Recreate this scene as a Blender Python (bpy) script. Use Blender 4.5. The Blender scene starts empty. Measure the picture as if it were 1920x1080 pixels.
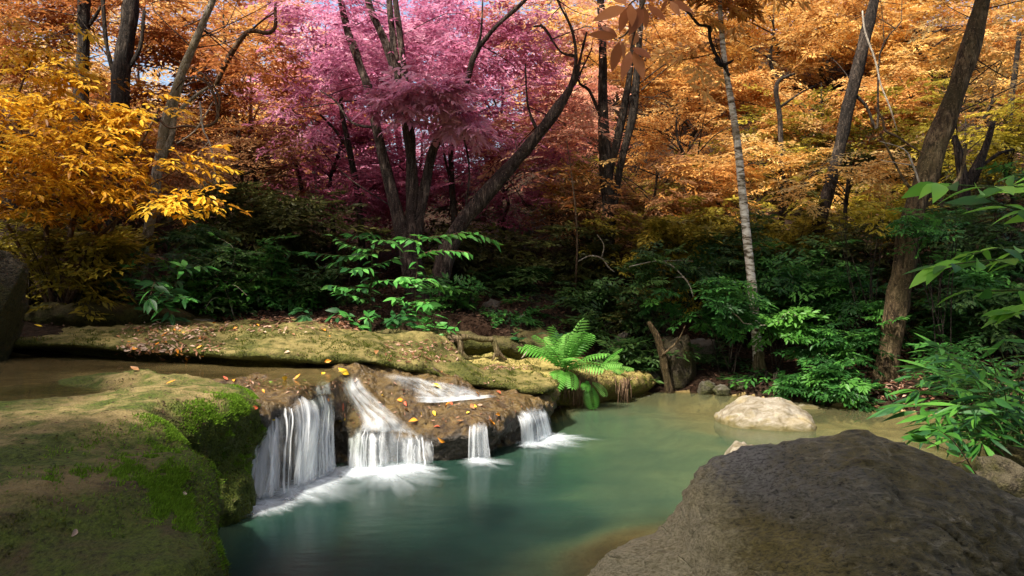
import bpy, math, random
import numpy as np
from mathutils import Vector, Matrix
from mathutils.bvhtree import BVHTree

# ---------------------------------------------------------------- camera, sky, sun, exposure
scene = bpy.context.scene
COL = scene.collection
F, HZ, CAMZ = 1500.0, 500.0, 1.6          # focal length in photo pixels, horizon row, eye height in metres
cam_data = bpy.data.cameras.new('camera')
cam_data.sensor_width = 36.0
cam_data.lens = 36.0 * F / 1920.0
cam_data.shift_y = (HZ - 540.0) / 1920.0
cam_data.clip_start = 0.05
cam_data.clip_end = 2000.0
cam = bpy.data.objects.new('camera', cam_data)
cam.location = (0, 0, CAMZ)
cam.rotation_euler = (math.pi / 2, 0, 0)
COL.objects.link(cam)
scene.camera = cam

SUN_ELEV, SUN_AZ = 55.0, -140.0            # degrees; azimuth measured from +Y towards +X
world = bpy.data.worlds.new('World')
scene.world = world
world.use_nodes = True
wn = world.node_tree.nodes
sky = wn.new('ShaderNodeTexSky')
sky.sky_type = 'NISHITA'
sky.sun_disc = False
sky.sun_elevation = math.radians(SUN_ELEV)
sky.sun_rotation = math.radians(SUN_AZ)
sky.air_density = 1.0
sky.dust_density = 5.0
sky.ozone_density = 1.0
world.node_tree.links.new(sky.outputs[0], wn['Background'].inputs[0])
wn['Background'].inputs[1].default_value = 0.13
sun_data = bpy.data.lights.new('sun', 'SUN')
sun_data.energy = 4.4
sun_data.angle = math.radians(2.5)
sun_data.color = (1.0, 0.93, 0.8)
sun = bpy.data.objects.new('sun', sun_data)
_e, _a = math.radians(SUN_ELEV), math.radians(SUN_AZ)
_d = Vector((math.sin(_a) * math.cos(_e), math.cos(_a) * math.cos(_e), math.sin(_e)))
sun.rotation_euler = _d.to_track_quat('Z', 'Y').to_euler()
sun.location = _d * 40
COL.objects.link(sun)
scene.view_settings.view_transform = 'Standard'
scene.view_settings.look = 'None'
scene.view_settings.exposure = 1.2
scene.view_settings.gamma = 1.0
scene.view_settings.use_curve_mapping = False
scene.render.engine = 'CYCLES'
scene.cycles.max_bounces = 8
scene.cycles.diffuse_bounces = 4
scene.cycles.glossy_bounces = 3
scene.cycles.transmission_bounces = 4
scene.cycles.transparent_max_bounces = 24
scene.cycles.use_denoising = True
scene.cycles.sample_clamp_indirect = 6.0

rng = np.random.default_rng(11)
random.seed(4)

# ---------------------------------------------------------------- small maths
def at(px, py, D):
    return np.array([(px - 960) / F * D, D, CAMZ - (py - HZ) / F * D])

def on(px, py, z):
    return at(px, py, F * (CAMZ - z) / (py - HZ))

def nrmz(v):
    return v / np.maximum(np.linalg.norm(v, axis=-1, keepdims=True), 1e-9)

def sstep(a, b, x):
    t = np.clip((x - a) / (b - a), 0, 1)
    return t * t * (3 - 2 * t)

_perm = np.random.default_rng(3).permutation(256)
_perm = np.concatenate([_perm, _perm, _perm])
_grad = nrmz(np.random.default_rng(5).normal(size=(256, 3)))

def noise3(p):
    p = np.asarray(p, float)
    i = np.floor(p).astype(np.int64)
    f = p - i
    i &= 255
    u = f * f * f * (f * (f * 6 - 15) + 10)
    out = 0
    for dx in (0, 1):
        for dy in (0, 1):
            for dz in (0, 1):
                h = _perm[_perm[_perm[(i[..., 0] + dx) & 255] + ((i[..., 1] + dy) & 255)] + ((i[..., 2] + dz) & 255)]
                g = _grad[h]
                d = f - np.array([dx, dy, dz])
                w = (u[..., 0] if dx else 1 - u[..., 0]) * (u[..., 1] if dy else 1 - u[..., 1]) * (u[..., 2] if dz else 1 - u[..., 2])
                out = out + w * (g * d).sum(-1)
    return out * 1.6

def fbm(p, octs=4, gain=0.5, lac=2.03):
    p = np.asarray(p, float)
    s, a, o = 0, 1.0, 0
    for k in range(octs):
        o = o + a * noise3(p + 17.3 * k)
        p = p * lac
        a *= gain
    return o

def catmull(pts, n):
    pts = np.asarray(pts, float)
    P = np.vstack([2 * pts[0] - pts[1], pts, 2 * pts[-1] - pts[-2]])
    out = []
    for i in range(1, len(P) - 2):
        t = np.linspace(0, 1, n, endpoint=False)[:, None]
        a, b, c, d = P[i - 1], P[i], P[i + 1], P[i + 2]
        out.append(0.5 * ((2 * b) + (-a + c) * t + (2 * a - 5 * b + 4 * c - d) * t**2 + (-a + 3 * b - 3 * c + d) * t**3))
    out.append(P[-2][None])
    return np.vstack(out)

def chaikin(poly, it=2):
    p = np.asarray(poly, float)
    for _ in range(it):
        q = np.roll(p, -1, 0)
        p = np.stack([p * .75 + q * .25, p * .25 + q * .75], 1).reshape(-1, p.shape[1])
    return p

def poly_sdf(poly, X, Y):
    """signed distance to a closed 2D polygon, negative inside"""
    p = np.asarray(poly, float)
    d2 = np.full(X.shape, 1e9)
    ins = np.zeros(X.shape, bool)
    for a, b in zip(p, np.roll(p, -1, 0)):
        e = b - a
        wx, wy = X - a[0], Y - a[1]
        t = np.clip((wx * e[0] + wy * e[1]) / (e @ e + 1e-12), 0, 1)
        d2 = np.minimum(d2, (wx - e[0] * t)**2 + (wy - e[1] * t)**2)
        c = ((a[1] > Y) != (b[1] > Y))
        with np.errstate(divide='ignore', invalid='ignore'):
            xi = a[0] + (Y - a[1]) * e[0] / (e[1] if abs(e[1]) > 1e-12 else 1e-12)
        ins ^= c & (X < xi)
    d = np.sqrt(d2)
    return np.where(ins, -d, d)

def idw(ctrl, X, Y, p=2.0, eps=0.06):
    c = np.asarray(ctrl, float)
    num = 0
    den = 0
    for x, y, z in c:
        w = 1.0 / ((X - x)**2 + (Y - y)**2 + eps)**p
        num = num + w * z
        den = den + w
    return num / den

def smin(a, b, k):
    h = np.clip(0.5 + 0.5 * (b - a) / k, 0, 1)
    return b * (1 - h) + a * h - k * h * (1 - h)

# ---------------------------------------------------------------- objects
def tag(o, label=None, cat=None, group=None, kind=None):
    if label: o['label'] = label
    if cat: o['category'] = cat
    if group: o['group'] = group
    if kind: o['kind'] = kind
    return o

def empty(name, loc, label=None, cat=None, group=None):
    o = bpy.data.objects.new(name, None)
    o.empty_display_size = 0.1
    o.location = tuple(float(v) for v in loc)
    COL.objects.link(o)
    return tag(o, label, cat, group)

def world_of(o):
    v = np.zeros(3)
    while o is not None:
        v = v + np.array(o.location)
        o = o.parent
    return v

def make_mesh(name, V, faces, mats, midx=None, attrs=None, smooth=True, uv=None):
    """faces: list of int arrays (n,3) or (n,4)"""
    me = bpy.data.meshes.new(name)
    V = np.asarray(V, np.float32)
    me.vertices.add(len(V))
    me.vertices.foreach_set('co', V.ravel())
    loops = np.concatenate([np.asarray(f, np.int32).ravel() for f in faces])
    sizes = np.concatenate([np.full(len(f), np.asarray(f).shape[1], np.int32) for f in faces])
    starts = np.concatenate([[0], np.cumsum(sizes)[:-1]]).astype(np.int32)
    me.loops.add(len(loops))
    me.loops.foreach_set('vertex_index', loops)
    me.polygons.add(len(sizes))
    me.polygons.foreach_set('loop_start', starts)
    me.polygons.foreach_set('loop_total', sizes)
    if midx is not None:
        me.polygons.foreach_set('material_index', np.asarray(midx, np.int32))
    me.polygons.foreach_set('use_smooth', np.full(len(sizes), bool(smooth)))
    for k, a in (attrs or {}).items():
        at_ = me.attributes.new(k, 'FLOAT', 'POINT')
        at_.data.foreach_set('value', np.asarray(a, np.float32))
    if uv is not None:
        l = me.uv_layers.new(name='UVMap')
        l.data.foreach_set('uv', np.asarray(uv, np.float32)[loops].ravel())
    for m in (mats if isinstance(mats, (list, tuple)) else [mats]):
        me.materials.append(m)
    me.update(calc_edges=True)
    me.validate()
    return me

def link(name, me, parent=None, loc=None):
    o = bpy.data.objects.new(name, me)
    if loc is not None: o.location = tuple(float(v) for v in loc)
    if parent is not None: o.parent = parent
    COL.objects.link(o)
    return o

class MB:
    """collects geometry in world coordinates and links it as ONE object"""
    def __init__(s):
        s.V, s.Fq, s.Ft, s.T, s.mq, s.mt, s.n = [], [], [], [], [], [], 0
    def add(s, V, q=None, t=None, tint=0.5, mat=0):
        V = np.asarray(V, float).reshape(-1, 3)
        if q is not None and len(q):
            s.Fq.append(np.asarray(q) + s.n); s.mq.append(np.full(len(q), mat))
        if t is not None and len(t):
            s.Ft.append(np.asarray(t) + s.n); s.mt.append(np.full(len(t), mat))
        s.T.append(np.broadcast_to(np.asarray(tint, float), (len(V),)))
        s.V.append(V)
        s.n += len(V)
    def tube(s, pts, rad, sides=8, rough=0.0, mat=0, sub=4, cap=True, tint=0.5):
        P = np.column_stack([np.asarray(pts, float), np.asarray(rad, float)])
        if sub > 1 and len(P) > 2: P = catmull(P, sub)
        p, r = P[:, :3], np.maximum(P[:, 3], 0.0008)
        tan = nrmz(np.gradient(p, axis=0))
        ref = np.array([0.31, 0.87, 0.13])
        u = nrmz(np.cross(tan, ref)); w = np.cross(tan, u)
        ang = np.linspace(0, 2 * np.pi, sides, endpoint=False)
        ring = p[:, None] + r[:, None, None] * (np.cos(ang)[None, :, None] * u[:, None] + np.sin(ang)[None, :, None] * w[:, None])
        if rough:
            dirv = nrmz(ring - p[:, None])
            nz = fbm(ring * np.array([1, 1, .45]) * (0.9 / max(r.max(), .03)) ** .7, 3)
            ring = ring + dirv * (nz * rough * r[:, None])[..., None]
        n, V = len(p), ring.reshape(-1, 3)
        i = np.arange(n - 1)[:, None] * sides; j = np.arange(sides)[None]; j2 = (j + 1) % sides
        q = np.stack([i + j, i + j2, i + sides + j2, i + sides + j], -1).reshape(-1, 4)
        t = None
        if cap:
            V = np.vstack([V, p[-1] + tan[-1] * r[-1] * .5, p[0]])
            e = (n - 1) * sides
            t = np.concatenate([np.stack([e + j[0], e + j2[0], np.full(sides, n * sides)], -1), np.stack([j2[0], j[0], np.full(sides, n * sides + 1)], -1)])
        s.add(V, q, t, tint, mat)
    def leaves(s, pos, d, nr, L, W, fold=0.12, tint=0.5, mat=0, bend=0.0):
        d = nrmz(d); sd = nrmz(np.cross(nr, d)); nr = np.cross(d, sd)
        L = np.broadcast_to(L, (len(pos),))[:, None]; W = np.broadcast_to(W, (len(pos),))[:, None]
        a = pos + d * L * .42 + sd * W * .5 + nr * W * fold
        b = pos + d * L * .42 - sd * W * .5 + nr * W * fold
        tip = pos + d * L - nr * L * bend
        V = np.stack([pos, a, tip, b], 1).reshape(-1, 3)
        q = np.arange(len(pos) * 4).reshape(-1, 4)
        s.add(V, q, None, np.repeat(np.broadcast_to(tint, (len(pos),)), 4), mat)
    def leaves6(s, pos, d, nr, L, W, fold=0.15, bend=0.12, tint=0.5, mat=0):
        d = nrmz(d); sd = nrmz(np.cross(nr, d)); nr = np.cross(d, sd)
        L = np.broadcast_to(L, (len(pos),))[:, None]; W = np.broadcast_to(W, (len(pos),))[:, None]
        m1 = pos + d * L * .3; m2 = pos + d * L * .68 - nr * L * bend * .4
        tip = pos + d * L - nr * L * bend
        V = np.stack([pos, m1 + sd * W * .45 + nr * W * fold, m1, m1 - sd * W * .45 + nr * W * fold,
                      m2 + sd * W * .4 + nr * W * fold, m2, m2 - sd * W * .4 + nr * W * fold, tip], 1).reshape(-1, 3)
        k = np.arange(len(pos))[:, None] * 8
        q = np.concatenate([k + [1, 2, 5, 4], k + [2, 3, 6, 5]])
        t = np.concatenate([k + [0, 2, 1], k + [0, 3, 2], k + [4, 5, 7], k + [5, 6, 7]])
        s.add(V, q, t, np.repeat(np.broadcast_to(tint, (len(pos),)), 8), mat)
    def build(s, name, mats, parent=None, loc=None, smooth=True):
        V = np.vstack(s.V); T = np.concatenate(s.T)
        faces, mi = [], []
        if s.Fq: faces.append(np.concatenate(s.Fq)); mi += s.mq
        if s.Ft: faces.append(np.concatenate(s.Ft)); mi += s.mt
        base = world_of(parent) if parent is not None else (np.asarray(loc, float) if loc is not None else np.zeros(3))
        me = make_mesh(name, V - base, faces, mats, np.concatenate(mi), {'tint': T}, smooth)
        return link(name, me, parent, None if parent is not None else base)

def surface_nets(fn, lo, hi, h):
    lo, hi = np.asarray(lo, float), np.asarray(hi, float)
    n = np.ceil((hi - lo) / h).astype(int) + 1
    ax = [lo[k] + h * np.arange(n[k]) for k in range(3)]
    V = fn(ax[0], ax[1], ax[2]).astype(np.float32)
    S = V < 0
    c = np.zeros(tuple(n - 1), np.int8)
    offs = [(a, b, d) for a in (0, 1) for b in (0, 1) for d in (0, 1)]
    sl = lambda A, o: A[o[0]:A.shape[0] - 1 + o[0], o[1]:A.shape[1] - 1 + o[1], o[2]:A.shape[2] - 1 + o[2]]
    for o in offs: c += sl(S, o)
    mask = (c > 0) & (c < 8)
    ids = np.full(mask.shape, -1, np.int64)
    cells = np.argwhere(mask)
    ids[mask] = np.arange(len(cells))
    pos = np.zeros((len(cells), 3)); cnt = np.zeros(len(cells))
    for a in offs:
        for k in range(3):
            if a[k]: continue
            b = list(a); b[k] = 1
            va = V[cells[:, 0] + a[0], cells[:, 1] + a[1], cells[:, 2] + a[2]]
            vb = V[cells[:, 0] + b[0], cells[:, 1] + b[1], cells[:, 2] + b[2]]
            cr = (va < 0) != (vb < 0)
            t = np.where(cr, va / np.where(cr, va - vb, 1), 0)
            q = np.tile(np.array(a, float), (len(cells), 1)); q[:, k] += t
            pos += q * cr[:, None]; cnt += cr
    P = lo + h * (cells + pos / cnt[:, None])
    quads = []
    for k in range(3):
        e0 = [slice(None)] * 3; e1 = [slice(None)] * 3
        e0[k] = slice(0, -1); e1[k] = slice(1, None)
        s0, s1 = S[tuple(e0)], S[tuple(e1)]
        E = np.argwhere(s0 != s1)
        u, v = (k + 1) % 3, (k + 2) % 3
        ok = (E[:, u] > 0) & (E[:, v] > 0) & (E[:, u] < n[u] - 1) & (E[:, v] < n[v] - 1)
        E = E[ok]
        def cid(du, dv):
            G = E.copy(); G[:, u] += du; G[:, v] += dv
            return ids[G[:, 0], G[:, 1], G[:, 2]]
        Q = np.stack([cid(-1, -1), cid(0, -1), cid(0, 0), cid(-1, 0)], 1)
        flip = ~s0[E[:, 0], E[:, 1], E[:, 2]]
        Q[flip] = Q[flip][:, ::-1]
        quads.append(Q)
    return P, np.concatenate(quads)

def vnormals(V, Q):
    n = np.cross(V[Q[:, 2]] - V[Q[:, 0]], V[Q[:, 3]] - V[Q[:, 1]])
    out = np.zeros_like(V)
    for k in range(4): np.add.at(out, Q[:, k], n)
    return nrmz(out)

ROCKS = {}
def rock_from_sdf(name, fn, lo, hi, h, mat, parent=None, loc=None, disp=None):
    """builds a rock body; disp(V, N) -> displacement along the normal"""
    V, Q = surface_nets(fn, lo, hi, h)
    if disp is not None:
        for _ in range(1):
            N = vnormals(V, Q)
            V = V + N * disp(V, N)[:, None]
    base = world_of(parent) if parent is not None else np.asarray(loc, float)
    me = make_mesh(name, V - base, [Q], mat)
    o = link(name, me, parent, None if parent is not None else base)
    bvh = BVHTree.FromPolygons(V.tolist(), Q.tolist())
    ROCKS[name + '_%d' % len(ROCKS)] = (bvh, V, Q)
    o['_'] = 0; del o['_']
    return o, bvh, V, Q

CAMV = Vector((0, 0, CAMZ))
def pick(px, py, bvhs):
    """the first point of some surfaces along the ray of a photo pixel, with its normal"""
    d = Vector(((px - 960) / F, 1.0, -(py - HZ) / F)).normalized()
    best = None
    for b in bvhs:
        h = b.ray_cast(CAMV, d, 100)
        if h[0] is not None and (best is None or h[3] < best[3]): best = h
    return (np.array(best[0]), np.array(best[1])) if best else (None, None)
# ---------------------------------------------------------------- materials
class NT:
    def __init__(s, name):
        s.m = bpy.data.materials.new(name); s.m.use_nodes = True
        s.t = s.m.node_tree; s.t.nodes.clear()
        s.out = s.n('ShaderNodeOutputMaterial')
    def n(s, typ, **kw):
        x = s.t.nodes.new(typ)
        for k, v in kw.items(): setattr(x, k, v)
        return x
    def l(s, a, b): s.t.links.new(a, b)
    def set(s, sock, v):
        if hasattr(v, 'is_output'): s.l(v, sock)
        elif isinstance(v, (tuple, list)) and len(v) == 3 and sock.type == 'RGBA': sock.default_value = (*v, 1)
        else: sock.default_value = v
    def attr(s, name): return s.n('ShaderNodeAttribute', attribute_name=name).outputs['Fac']
    def pos(s, scale=(1, 1, 1), rot=(0, 0, 0)):
        g = s.n('ShaderNodeNewGeometry'); mp = s.n('ShaderNodeMapping')
        s.l(g.outputs['Position'], mp.inputs[0]); mp.inputs['Scale'].default_value = scale; mp.inputs['Rotation'].default_value = rot
        return mp.outputs[0]
    def noise(s, scale, vec=None, detail=5, rough=.55, dist=0.0):
        x = s.n('ShaderNodeTexNoise'); x.inputs['Scale'].default_value = scale; x.inputs['Detail'].default_value = detail
        x.inputs['Roughness'].default_value = rough; x.inputs['Distortion'].default_value = dist
        s.l(vec if vec is not None else s.pos(), x.inputs['Vector']); return x.outputs['Fac']
    def voro(s, scale, vec=None, feature='F1'):
        x = s.n('ShaderNodeTexVoronoi', feature=feature); x.inputs['Scale'].default_value = scale
        s.l(vec if vec is not None else s.pos(), x.inputs['Vector']); return x.outputs['Distance']
    def ramp(s, fac, stops, interp='LINEAR'):
        r = s.n('ShaderNodeValToRGB'); r.color_ramp.interpolation = interp
        e = r.color_ramp.elements
        while len(e) < len(stops): e.new(.5)
        for k, (p, c) in enumerate(stops):
            e[k].position = p; e[k].color = (*c, 1) if isinstance(c, (tuple, list)) else (c, c, c, 1)
        s.l(fac, r.inputs[0]); return r.outputs[0]
    def mix(s, f, a, b, blend='MIX'):
        x = s.n('ShaderNodeMix', data_type='RGBA', blend_type=blend)
        s.set(x.inputs[0], f); s.set(x.inputs[6], a); s.set(x.inputs[7], b); return x.outputs[2]
    def math(s, op, a, b=0.0, c=None, clamp=False):
        x = s.n('ShaderNodeMath', operation=op, use_clamp=clamp)
        s.set(x.inputs[0], a); s.set(x.inputs[1], b)
        if c is not None: s.set(x.inputs[2], c)
        return x.outputs[0]
    def bump(s, h, strength=.5, dist=.02, normal=None):
        b = s.n('ShaderNodeBump'); b.inputs['Strength'].default_value = strength; b.inputs['Distance'].default_value = dist
        s.l(h, b.inputs['Height'])
        if normal is not None: s.l(normal, b.inputs['Normal'])
        return b.outputs[0]
    def bsdf(s, color, rough=.6, normal=None, spec=.3, **kw):
        p = s.n('ShaderNodeBsdfPrincipled'); s.set(p.inputs['Base Color'], color); s.set(p.inputs['Roughness'], rough)
        s.set(p.inputs['Specular IOR Level'], spec)
        if normal is not None: s.l(normal, p.inputs['Normal'])
        return p.outputs[0]
    def mixs(s, f, a, b):
        x = s.n('ShaderNodeMixShader'); s.set(x.inputs[0], f); s.l(a, x.inputs[1]); s.l(b, x.inputs[2]); return x.outputs[0]
    def done(s, sh, disp=None):
        s.l(sh, s.out.inputs['Surface']); return s.m
    def nz(s):
        g = s.n('ShaderNodeNewGeometry'); x = s.n('ShaderNodeSeparateXYZ'); s.l(g.outputs['Normal'], x.inputs[0]); return x.outputs[2]

M = {}
def leaf_mat(name, c0, c1, c2, trans=.42, rough=.45, spec=.25, obj_var=False):
    t = NT(name)
    f = t.attr('tint')
    if obj_var:
        oi = t.n('ShaderNodeObjectInfo')
        f = t.math('ADD', t.math('MULTIPLY', oi.outputs['Random'], .7), t.math('MULTIPLY', f, .3))
    c = t.ramp(f, [(.1, c0), (.5, c1), (.92, c2)])
    nzv = t.noise(9, detail=2)
    c = t.mix(t.math('MULTIPLY', nzv, .5), c, t.mix(1.0, c, (.72, .66, .6), 'MULTIPLY'))
    p = t.bsdf(c, rough, None, spec)
    tr = t.n('ShaderNodeBsdfTranslucent')
    g = t.n('ShaderNodeGamma'); t.l(c, g.inputs[0]); g.inputs[1].default_value = .85
    t.l(g.outputs[0], tr.inputs[0])
    M[name] = t.done(t.mixs(trans, p, tr.outputs[0]))
    return M[name]

leaf_mat('leaf_orange', (.30, .10, .016), (.62, .30, .070), (.86, .56, .19))
leaf_mat('leaf_amber', (.46, .21, .03), (.78, .45, .11), (.92, .68, .27))
leaf_mat('leaf_gold', (.20, .075, .006), (.66, .30, .012), (.88, .55, .04))
leaf_mat('leaf_rust', (.20, .055, .014), (.40, .13, .03), (.62, .27, .07))
leaf_mat('leaf_pink', (.33, .08, .17), (.59, .20, .345), (.82, .43, .57))
leaf_mat('leaf_plum', (.19, .035, .075), (.36, .085, .155), (.54, .17, .27))
leaf_mat('leaf_salmon', (.44, .14, .10), (.72, .33, .21), (.88, .56, .36))
leaf_mat('leaf_russet', (.17, .075, .03), (.34, .16, .065), (.54, .30, .14))
leaf_mat('leaf_olive', (.10, .082, .008), (.23, .185, .016), (.46, .36, .04))
leaf_mat('leaf_yellowgreen', (.14, .12, .008), (.30, .24, .015), (.55, .42, .04))
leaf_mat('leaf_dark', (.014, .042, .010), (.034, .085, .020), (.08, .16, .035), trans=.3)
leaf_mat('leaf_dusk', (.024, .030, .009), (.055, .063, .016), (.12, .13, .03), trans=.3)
leaf_mat('leaf_green', (.015, .06, .012), (.03, .12, .022), (.08, .24, .035), trans=.35)
leaf_mat('leaf_fresh', (.04, .18, .03), (.08, .32, .06), (.18, .50, .11), trans=.4, obj_var=True)
leaf_mat('leaf_lime', (.09, .28, .018), (.18, .48, .035), (.36, .68, .09), trans=.4, obj_var=True)
leaf_mat('leaf_deep', (.012, .055, .016), (.022, .095, .026), (.05, .17, .04), trans=.3, obj_var=True)
leaf_mat('leaf_bush', (.02, .09, .012), (.045, .17, .02), (.12, .32, .045), trans=.38, obj_var=True)
leaf_mat('leaf_copper', (.30, .085, .03), (.44, .15, .05), (.60, .24, .09), trans=.45, obj_var=True)
leaf_mat('litter', (.10, .035, .018), (.22, .10, .055), (.46, .30, .22), trans=.1, rough=.8)
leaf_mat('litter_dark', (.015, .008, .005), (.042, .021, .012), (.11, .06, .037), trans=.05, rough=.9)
leaf_mat('moss_blade', (.020, .028, .004), (.055, .070, .006), (.12, .14, .010), trans=.25, rough=.8)
leaf_mat('moss_bright', (.05, .095, .006), (.11, .22, .010), (.20, .38, .02), trans=.3, rough=.8)

def flat_leaf(name, c, c2):
    t = NT(name)
    n = t.noise(40, detail=3)
    col = t.ramp(n, [(.3, c), (.7, c2)])
    M[name] = t.done(t.bsdf(col, .5, None, .3))
flat_leaf('fallen_yellow', (.70, .40, .01), (.85, .60, .05))
flat_leaf('fallen_orange', (.62, .20, .01), (.75, .32, .03))
flat_leaf('fallen_red', (.32, .05, .02), (.46, .10, .04))
flat_leaf('fallen_brown', (.16, .07, .025), (.28, .14, .05))
flat_leaf('fallen_green', (.20, .38, .05), (.34, .52, .10))
flat_leaf('fallen_pale', (.34, .22, .15), (.52, .38, .28))

def bark(name, c0, c1, c2, vs=.28, scale=14, bstr=.9, moss=None, rough=.85):
    t = NT(name)
    v = t.pos((1, 1, vs)); vf = t.pos((1, 1, vs * .45))
    n = t.noise(scale, v, 6, .7, .8)
    fis = t.noise(scale * 2.6, vf, 5, .7, 1.2)
    w = t.voro(scale * 2.2, v, 'F1')
    big = t.noise(2.6, None, 4, .65); sp = t.noise(55, None, 4, .7)
    c = t.ramp(n, [(.34, c0), (.52, c1), (.66, c2)])
    c = t.mix(t.ramp(fis, [(.40, .95), (.52, 0.0)]), c, tuple(k * .45 for k in c0))
    c = t.mix(t.ramp(big, [(.44, 0.0), (.60, .75)]), c, moss if moss else c0)
    c = t.mix(t.ramp(sp, [(.58, 0.0), (.70, .6)]), c, tuple(min(1, k * 1.35) for k in c2))
    h = t.math('ADD', n, t.math('ADD', t.math('MULTIPLY', w, .6), t.math('MULTIPLY', fis, 1.2)))
    M[name] = t.done(t.bsdf(c, rough, t.bump(h, bstr, .05), .2))
bark('bark_dark', (.012, .009, .007), (.05, .037, .028), (.16, .125, .095))
bark('bark_pink_tree', (.016, .011, .010), (.08, .055, .046), (.26, .20, .165), moss=(.035, .022, .02))
bark('bark_brown', (.028, .018, .009), (.13, .088, .045), (.30, .22, .125), moss=(.055, .042, .016), scale=10, vs=.4)
bark('bark_pale', (.10, .085, .06), (.30, .26, .20), (.50, .46, .38), vs=.6, scale=18, bstr=.4, moss=(.16, .13, .07))
bark('twig', (.06, .035, .02), (.13, .08, .045), (.22, .15, .09), scale=30, bstr=.3)
bark('dead_wood', (.28, .24, .19), (.45, .40, .33), (.62, .57, .48), scale=30, bstr=.3, moss=(.2, .16, .11))
bark('green_stem', (.03, .06, .015), (.06, .10, .02), (.12, .12, .04), scale=30, bstr=.1)
bark('root_bark', (.10, .065, .035), (.22, .16, .09), (.36, .28, .17), scale=16, moss=(.10, .09, .03))
def white_bark():
    t = NT('bark_white')
    v = t.pos((1, 1, 3.2))
    n = t.noise(7, v, 6, .62, .8)
    f = t.noise(40, v, 4)
    b = t.noise(2.4, t.pos((1, 1, 1.0)), 3)
    c = t.ramp(n, [(.38, (.06, .045, .03)), (.46, (.28, .23, .16)), (.54, (.60, .56, .48)), (.68, (.80, .77, .70))])
    c = t.mix(t.ramp(f, [(.58, 0.0), (.72, .6)]), c, (.16, .12, .08))
    c = t.mix(t.ramp(b, [(.52, 0.0), (.66, .8)]), c, (.16, .11, .06))
    M['bark_white'] = t.done(t.bsdf(c, .75, t.bump(n, .4, .01), .2))
white_bark()

def moss_rock(name, top_a, top_b, side_a, side_b, moss_a, moss_b, moss_lo=.45, moss_hi=.62, rough=.85, bstr=.8, crust=None):
    """top_*: colours of the worn crust on level faces; side_*: of steep faces; moss_*: of the moss patches"""
    t = NT(name)
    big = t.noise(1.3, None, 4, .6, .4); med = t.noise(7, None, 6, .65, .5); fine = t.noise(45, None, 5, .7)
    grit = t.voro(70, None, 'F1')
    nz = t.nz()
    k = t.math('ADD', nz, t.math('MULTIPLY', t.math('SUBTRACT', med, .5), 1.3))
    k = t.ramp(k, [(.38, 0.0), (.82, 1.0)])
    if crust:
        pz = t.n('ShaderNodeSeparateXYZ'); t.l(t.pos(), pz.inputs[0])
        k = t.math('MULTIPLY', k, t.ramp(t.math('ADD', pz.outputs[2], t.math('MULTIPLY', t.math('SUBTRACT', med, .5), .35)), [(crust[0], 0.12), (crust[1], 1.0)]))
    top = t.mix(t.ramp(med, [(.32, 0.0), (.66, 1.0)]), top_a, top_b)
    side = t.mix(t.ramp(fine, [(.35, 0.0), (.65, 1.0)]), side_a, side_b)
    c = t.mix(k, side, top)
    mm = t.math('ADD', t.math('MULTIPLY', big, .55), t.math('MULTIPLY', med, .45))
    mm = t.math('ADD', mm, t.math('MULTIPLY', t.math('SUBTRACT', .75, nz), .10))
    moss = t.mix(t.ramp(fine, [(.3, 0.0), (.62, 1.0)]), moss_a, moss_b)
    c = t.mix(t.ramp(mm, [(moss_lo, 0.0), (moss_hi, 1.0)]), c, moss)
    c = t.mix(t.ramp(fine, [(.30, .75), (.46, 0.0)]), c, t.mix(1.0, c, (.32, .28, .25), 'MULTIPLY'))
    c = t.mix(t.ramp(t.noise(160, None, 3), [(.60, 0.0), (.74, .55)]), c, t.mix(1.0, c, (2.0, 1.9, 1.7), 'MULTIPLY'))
    h = t.math('ADD', t.math('MULTIPLY', med, 1.4), t.math('ADD', t.math('MULTIPLY', fine, .8), t.math('MULTIPLY', grit, .35)))
    M[name] = t.done(t.bsdf(c, rough, t.bump(h, bstr, .03), .25))
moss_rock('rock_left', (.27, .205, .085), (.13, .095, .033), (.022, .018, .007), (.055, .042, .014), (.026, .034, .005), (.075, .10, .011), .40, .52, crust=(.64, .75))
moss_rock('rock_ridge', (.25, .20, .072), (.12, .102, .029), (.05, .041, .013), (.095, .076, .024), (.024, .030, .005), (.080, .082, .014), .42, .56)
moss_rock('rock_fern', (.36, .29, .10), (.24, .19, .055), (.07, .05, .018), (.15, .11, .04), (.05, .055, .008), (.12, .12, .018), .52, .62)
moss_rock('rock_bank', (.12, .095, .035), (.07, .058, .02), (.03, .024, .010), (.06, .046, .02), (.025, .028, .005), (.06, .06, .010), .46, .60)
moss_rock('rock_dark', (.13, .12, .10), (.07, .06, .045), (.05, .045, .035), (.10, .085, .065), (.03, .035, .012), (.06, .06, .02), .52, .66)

moss_rock('rock_shade', (.10, .085, .05), (.05, .04, .024), (.025, .020, .013), (.085, .068, .042), (.02, .022, .006), (.06, .055, .014), .50, .62, bstr=1.0)

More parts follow.
